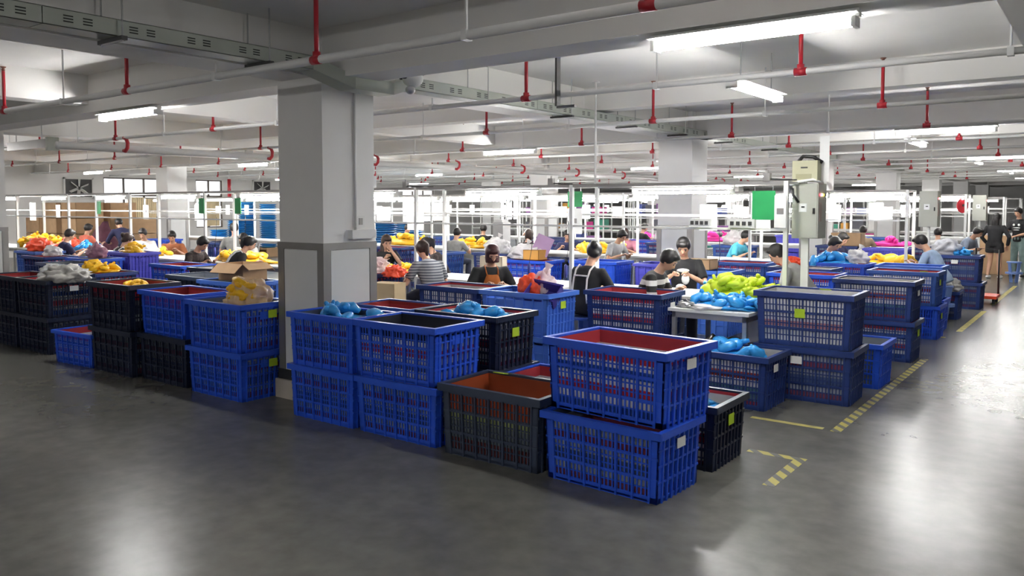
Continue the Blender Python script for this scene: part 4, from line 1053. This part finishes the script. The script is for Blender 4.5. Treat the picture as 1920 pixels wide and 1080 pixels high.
bag((-13.6, 6.6, .872), (.17, .14, .15), mat('mauve_bag', (.36, .16, .22), .4, alpha=.9), 'dusty mauve bag in front of the thin-strapped woman', 58, .4, 0, False)
bag((-6.7, 17.25, .872), (.3, .2, .2), M_PVCW, 'white bag behind the man in teal', 59, .4)
bag((-3.75, 11.7, .88), (.16, .12, .08), M_REDP, 'orange red bag on the crate behind the lime heap', 60, .4, 0, False)

# cartons
def carton(x, y, z, sx, sy, sz, label, rz=0, flaps=True, m=None, tilt=0):
    m = m or M_KRAFT
    r = empty('cardboard_box', (x, y, z), rz); r.rotation_euler = (0, R(tilt), rz); tag(r, label, 'box', 'cartons')
    t = .006; b = MB()
    b.box(-sx / 2, sx / 2, -sy / 2, sy / 2, 0, t).box(-sx / 2, sx / 2, -sy / 2, -sy / 2 + t, 0, sz).box(-sx / 2, sx / 2, sy / 2 - t, sy / 2, 0, sz).box(-sx / 2, -sx / 2 + t, -sy / 2, sy / 2, 0, sz).box(sx / 2 - t, sx / 2, -sy / 2, sy / 2, 0, sz)
    b.build('box_body', m, r)
    if flaps:
        for s in (-1, 1):
            T = Matrix.Translation((0, s * sy / 2, sz)) @ Matrix.Rotation(R(-s * 38), 4, 'X')
            MB().box(-sx / 2, sx / 2, min(0, s * sy * .45), max(0, s * sy * .45), -t, 0, T).build('flap', m, r)
            T = Matrix.Translation((s * sx / 2, 0, sz)) @ Matrix.Rotation(R(s * 30), 4, 'Y')
            MB().box(min(0, s * sx * .3), max(0, s * sx * .3), -sy / 2, sy / 2, -t, 0, T).build('flap', m, r)
    else:
        MB().box(-sx / 2, sx / 2, -sy / 2, sy / 2, sz - t, sz).build('lid', m, r)
        MB().box(-sx / 2, sx / 2, -.025, .025, sz, sz + .001).build('tape_strip', mat('tan_tape', (.5, .36, .2), .4), r)
    return r
carton(-8.27, 5.72, .87, .42, .36, .20, 'open brown carton on crates just left of the nearest column', .1)
carton(-7.15, 7.0, 0, .36, .26, .80, 'tall kraft paper box beside the striped-shirt woman', .2, False, mat('kraft_paper', (.55, .42, .25), .85))
carton(-6.75, 8.6, .76, .38, .12, .30, 'beige carton between the striped-shirt and orange apron women', 0, False, mat('beige_board', (.55, .48, .38), .85))
carton(-7.5, 10.65, .872, .3, .25, .16, 'orange carton on the blue crate behind the orange apron woman', 0, False, mat('orange_carton', (.65, .33, .08), .8))
carton(-4.65, 18.45, .872, .62, .35, .28, 'brown carton resting on navy crates behind the second line', 0, False)
carton(-4.55, 10.45, .872, .36, .28, .14, 'brown carton on the light blue bin behind the boy', 0, False)
carton(-2.35, 23.9, 0, .8, .5, .98, 'tall brown carton behind the two standing people', 0, False)
for k, (x, yy, n) in enumerate(((-24.5, 11.5, 4), (-24.5, 12.5, 4), (-23.5, 12.6, 3), (-25.5, 11.4, 4), (-26.4, 11.3, 3))):
    for j in range(n):
        carton(x, yy, j * .46, .9, .8, .45, 'large brown carton in the wall of boxes at far left, stack %s, tier %s' % (ORD[k], ORD[j]), 0, False)
o = blob('green_sack', (-22.6, 11.2, 0), (.4, .3, .8), fb('maroon_cloth', (.10, .03, .05)), 'maroon cloth heap behind the far left work line', 'cloth', 71, .3)

# odd boards and trays
o = MB().box(-.15, .15, -.004, .004, -.16, .16).build('mauve_board', M_PURP, None, False, (-7.42, 10.75, 1.10)); o.rotation_euler = (R(-15), R(20), R(10)); tag(o, 'mauve plastic board tilted above the crates left of strapped woman', 'board')
MB().box(-.02, .02, -.02, .02, -.24, -.15).build('board_clip', M_DARK, o)
r = empty('violet_tray', (-4.62, 6.72, .80), R(8)); tag(r, 'dark violet open tray standing in the light blue bin', 'tray'); r.rotation_euler = (R(35), R(8), R(8))
b = MB(); b.box(-.17, .17, -.12, .12, 0, .01).box(-.17, .17, -.12, -.11, 0, .12).box(-.17, .17, .11, .12, 0, .12).box(-.17, -.16, -.12, .12, 0, .12).box(.16, .17, -.12, .12, 0, .12)
b.build('tray_body', mat('violet_tray_plastic', (.04, .03, .22), .4), r); MB().box(-.18, .18, -.13, -.12, .11, .125).box(-.18, .18, .12, .13, .11, .125).build('rim', MATS['violet_tray_plastic'], r)
r = empty('grey_hood', (-11.1, 14.45, .75)); tag(r, 'tall grey machine hood on the second line', 'machine')
MB().box(-.14, .14, -.14, .14, 0, .62).build('cover', mat('grey_plastic_cover', (.36, .36, .36), .5), r); MB().box(-.10, .10, -.12, .12, .62, .68).build('cap', M_STEEL, r)
# desk fan seen by the orange apron
r = empty('small_fan', (-5.72, 8.42, .75), R(-30)); tag(r, 'small white desk fan beside the orange apron woman', 'fan')
MB().lathe([(.07, 0), (.07, .02), (.02, .03), (.015, .1)], 14).build('stand', M_WHITE, r, True)
MB().lathe([(.03, 0), (.028, .05)], 10, (0, 0, .15)).build('motor', M_WHITE, r, True)
g_ = MB()
for k in range(12):
    a = k * math.pi / 6; g_.tube([(0, -.03, .17), (.085 * math.cos(a), -.02, .17 + .085 * math.sin(a))], .003, 4)
g_.build('guard', M_ROD, r)
for k in range(3):
    a = k * 2.094; MB().ell((.04 * math.cos(a), -.012, .17 + .04 * math.sin(a)), (.036, .004, .02), 8, 6, Matrix.Rotation(-a, 3, 'Y')).build('blade', M_DARK, r, True)
# blue screwdriver hangers
for k, (x, yy, z) in enumerate(((-7.55, 8.25, 0.8), (-5.35, 8.25, 0.86), (-3.42, 8.25, 0.82), (-5.9, 8.25, 0.85), (-12.75, 8.25, 0.84), (-11.9, 8.25, 0.9))):
    o = MB().tube([(0, 0, 0), (0, 0, .05), (0, 0, .15), (0, 0, .17)], [.012, .022, .022, .008], 8).build('power_screwdriver', mat('deep_blue_tool', (.03, .04, .25), .4), None, True, (x, yy, z))
    tag(o, 'deep blue power screwdriver hanging over the nearest bench, %s from the right' % ORD[[1 + 2, 1, 0, 2, 5, 4][k]], 'screwdriver', 'hanging screwdrivers')
    MB().tube([(0, 0, .17), (.03, .02, .4), (.0, .05, .7), (0, .05, 1.5 - z)], .004, 5).build('cord', M_BLACK, o, True)

# hand truck near the aisle
r = empty('hand_truck', (-1.72, 16.35, 0)); tag(r, 'hand truck with red deck and dark handle by the aisle tape', 'hand truck')
MB().box(-.28, .10, 0, .6, .10, .15).build('deck', M_REDP, r)
MB().tube([(.07, .55, .15), (.07, .57, .95), (-.3, .57, .97), (-.3, .55, .15)], .016, 8).build('handle', M_BLACK, r, True)
for sx in (-.22, .05):
    for sy in (.08, .52):
        MB().tube([(sx - .02, sy, .05), (sx + .02, sy, .05)], .05, 12).build('wheel', M_RUBBER, r, True)

# left wall: fans, blue basins
def wall_fan(y, z, s, lab):
    r = empty('exhaust_fan', (XW + .02, y, z)); tag(r, lab, 'fan', 'exhaust fans')
    MB().box(0, .05, -s, -s + .06, -s * .7, s * .7).box(0, .05, s - .06, s, -s * .7, s * .7).box(0, .05, -s, s, s * .7 - .05, s * .7).box(0, .05, -s, s, -s * .7, -s * .7 + .05).build('frame', M_WALL, r)
    MB().box(0, .01, -s + .05, s - .05, -s * .68, s * .68).build('backing', M_DARK, r)
    for k in range(6):
        a = k * math.pi / 3 + .4; T = Matrix.Translation((.07, 0, 0)) @ Matrix.Rotation(a, 4, 'X') @ Matrix.Rotation(1.1, 4, 'Y')
        MB().box(-.008, .008, .06, s * .66, -.06, .06, T).build('blade', M_WHITE, r)
    MB().tube([(.0, 0, 0), (.06, 0, 0)], .07, 12).build('hub', M_STEEL, r, True)
    MB().box(.05, .06, -.02, .02, -s * .7, s * .7).build('guard_bar', M_WHITE, r)
wall_fan(13.72, 2.36, .52, 'large dark exhaust fan high on the left wall by the windows')
wall_fan(21.4, 2.48, .48, 'small looking exhaust fan high on the left wall near the column')
BAS = MB().lathe([(.17, 0), (.20, .05), (.235, .10), (.24, .11), (.225, .11), (.19, .05), (.16, .012), (.02, .012)], 16).mesh('basin', mat('bright_blue_basin', (.03, .33, .72), .35), True)
for k, (x, yy, n, z0) in enumerate(((-23.6, 15.45, 10, .3), (-23.6, 16.1, 15, .3), (-23.9, 16.75, 24, .3), (-23.3, 17.15, 23, .3))):
    for j in range(n):
        o = put('plastic_basin', BAS, None, (x, yy, z0 + j * .065)); o.scale = (1.25, 1.25, .55); tag(o, 'bright blue basin in the %s nested column from the left, left of the nearest column' % ORD[k], 'basin', 'nested blue basins column %d' % (k + 1))
    o = MB().box(-.32, .32, -.3, .3, .24, .3).box(-.3, -.24, -.28, .28, 0, .24).box(.24, .3, -.28, .28, 0, .24).build('pallet', M_KRAFT, None, False, (x, yy, 0)); tag(o, 'low wooden pallet under the %s column of blue basins' % ORD[k], 'pallet')
for k, (x, yy, n) in enumerate(((-22.0, 19.0, 18), (-19.5, 18.9, 16), (-18.6, 19.2, 16))):
    for j in range(n):
        o = put('plastic_basin', BAS, None, (x, yy, j * .075)); o.scale = (2.2, 2.0, .62); tag(o, 'sky blue basin in the nested stack right of the nearest column, stack %s' % ORD[k], 'basin', 'nested blue basins far stack %d' % (k + 1))

# far storage racks with mixed goods
GOODS = [mat('goods_%d' % i, c, .6) for i, c in enumerate(((.5, .02, .2), (.25, .10, .3), (.05, .08, .3), (.55, .5, .5), (.1, .1, .12), (.6, .3, .05), (.05, .3, .2), (.7, .68, .66)))]
def rack(x, y, L, lab):
    r = empty('storage_rack', (x, y, 0)); tag(r, lab, 'rack', 'storage racks')
    for sx in (0, L / 2, L):
        for sy in (0, .6): MB().box(sx - .02, sx + .02, sy - .02, sy + .02, 0, 1.9).build('upright', M_WHITE, r)
    for z in (.3, .85, 1.4): MB().box(0, L, 0, .6, z, z + .03).build('shelf', M_WHITE, r)
    rn = random.Random(int(x * 10 + y))
    for zi, z in enumerate((.33, .88, 1.43)):
        xx = .08
        while xx < L - .35:
            w_ = rn.uniform(.22, .42); h_ = rn.uniform(.15, .42)
            o = MB().box(0, w_, .08, .52, 0, h_).box(w_ * .45, w_ * .55, .07, .53, h_, h_ + .002).build('goods_box', rn.choice(GOODS), None, False, (x + xx, y, z))
            tag(o, 'small coloured goods box on the %s shelf of the %s' % (('low', 'middle', 'top')[zi], lab), 'box', 'goods on ' + lab)
            xx += w_ + rn.uniform(.03, .2)
rack(-13.6, 25.3, 3.6, 'far storage rack right of centre')
rack(-18.4, 25.3, 3.6, 'far storage rack left of centre')
rack(-10.0, 31.2, 3.6, 'farthest storage rack in the middle')
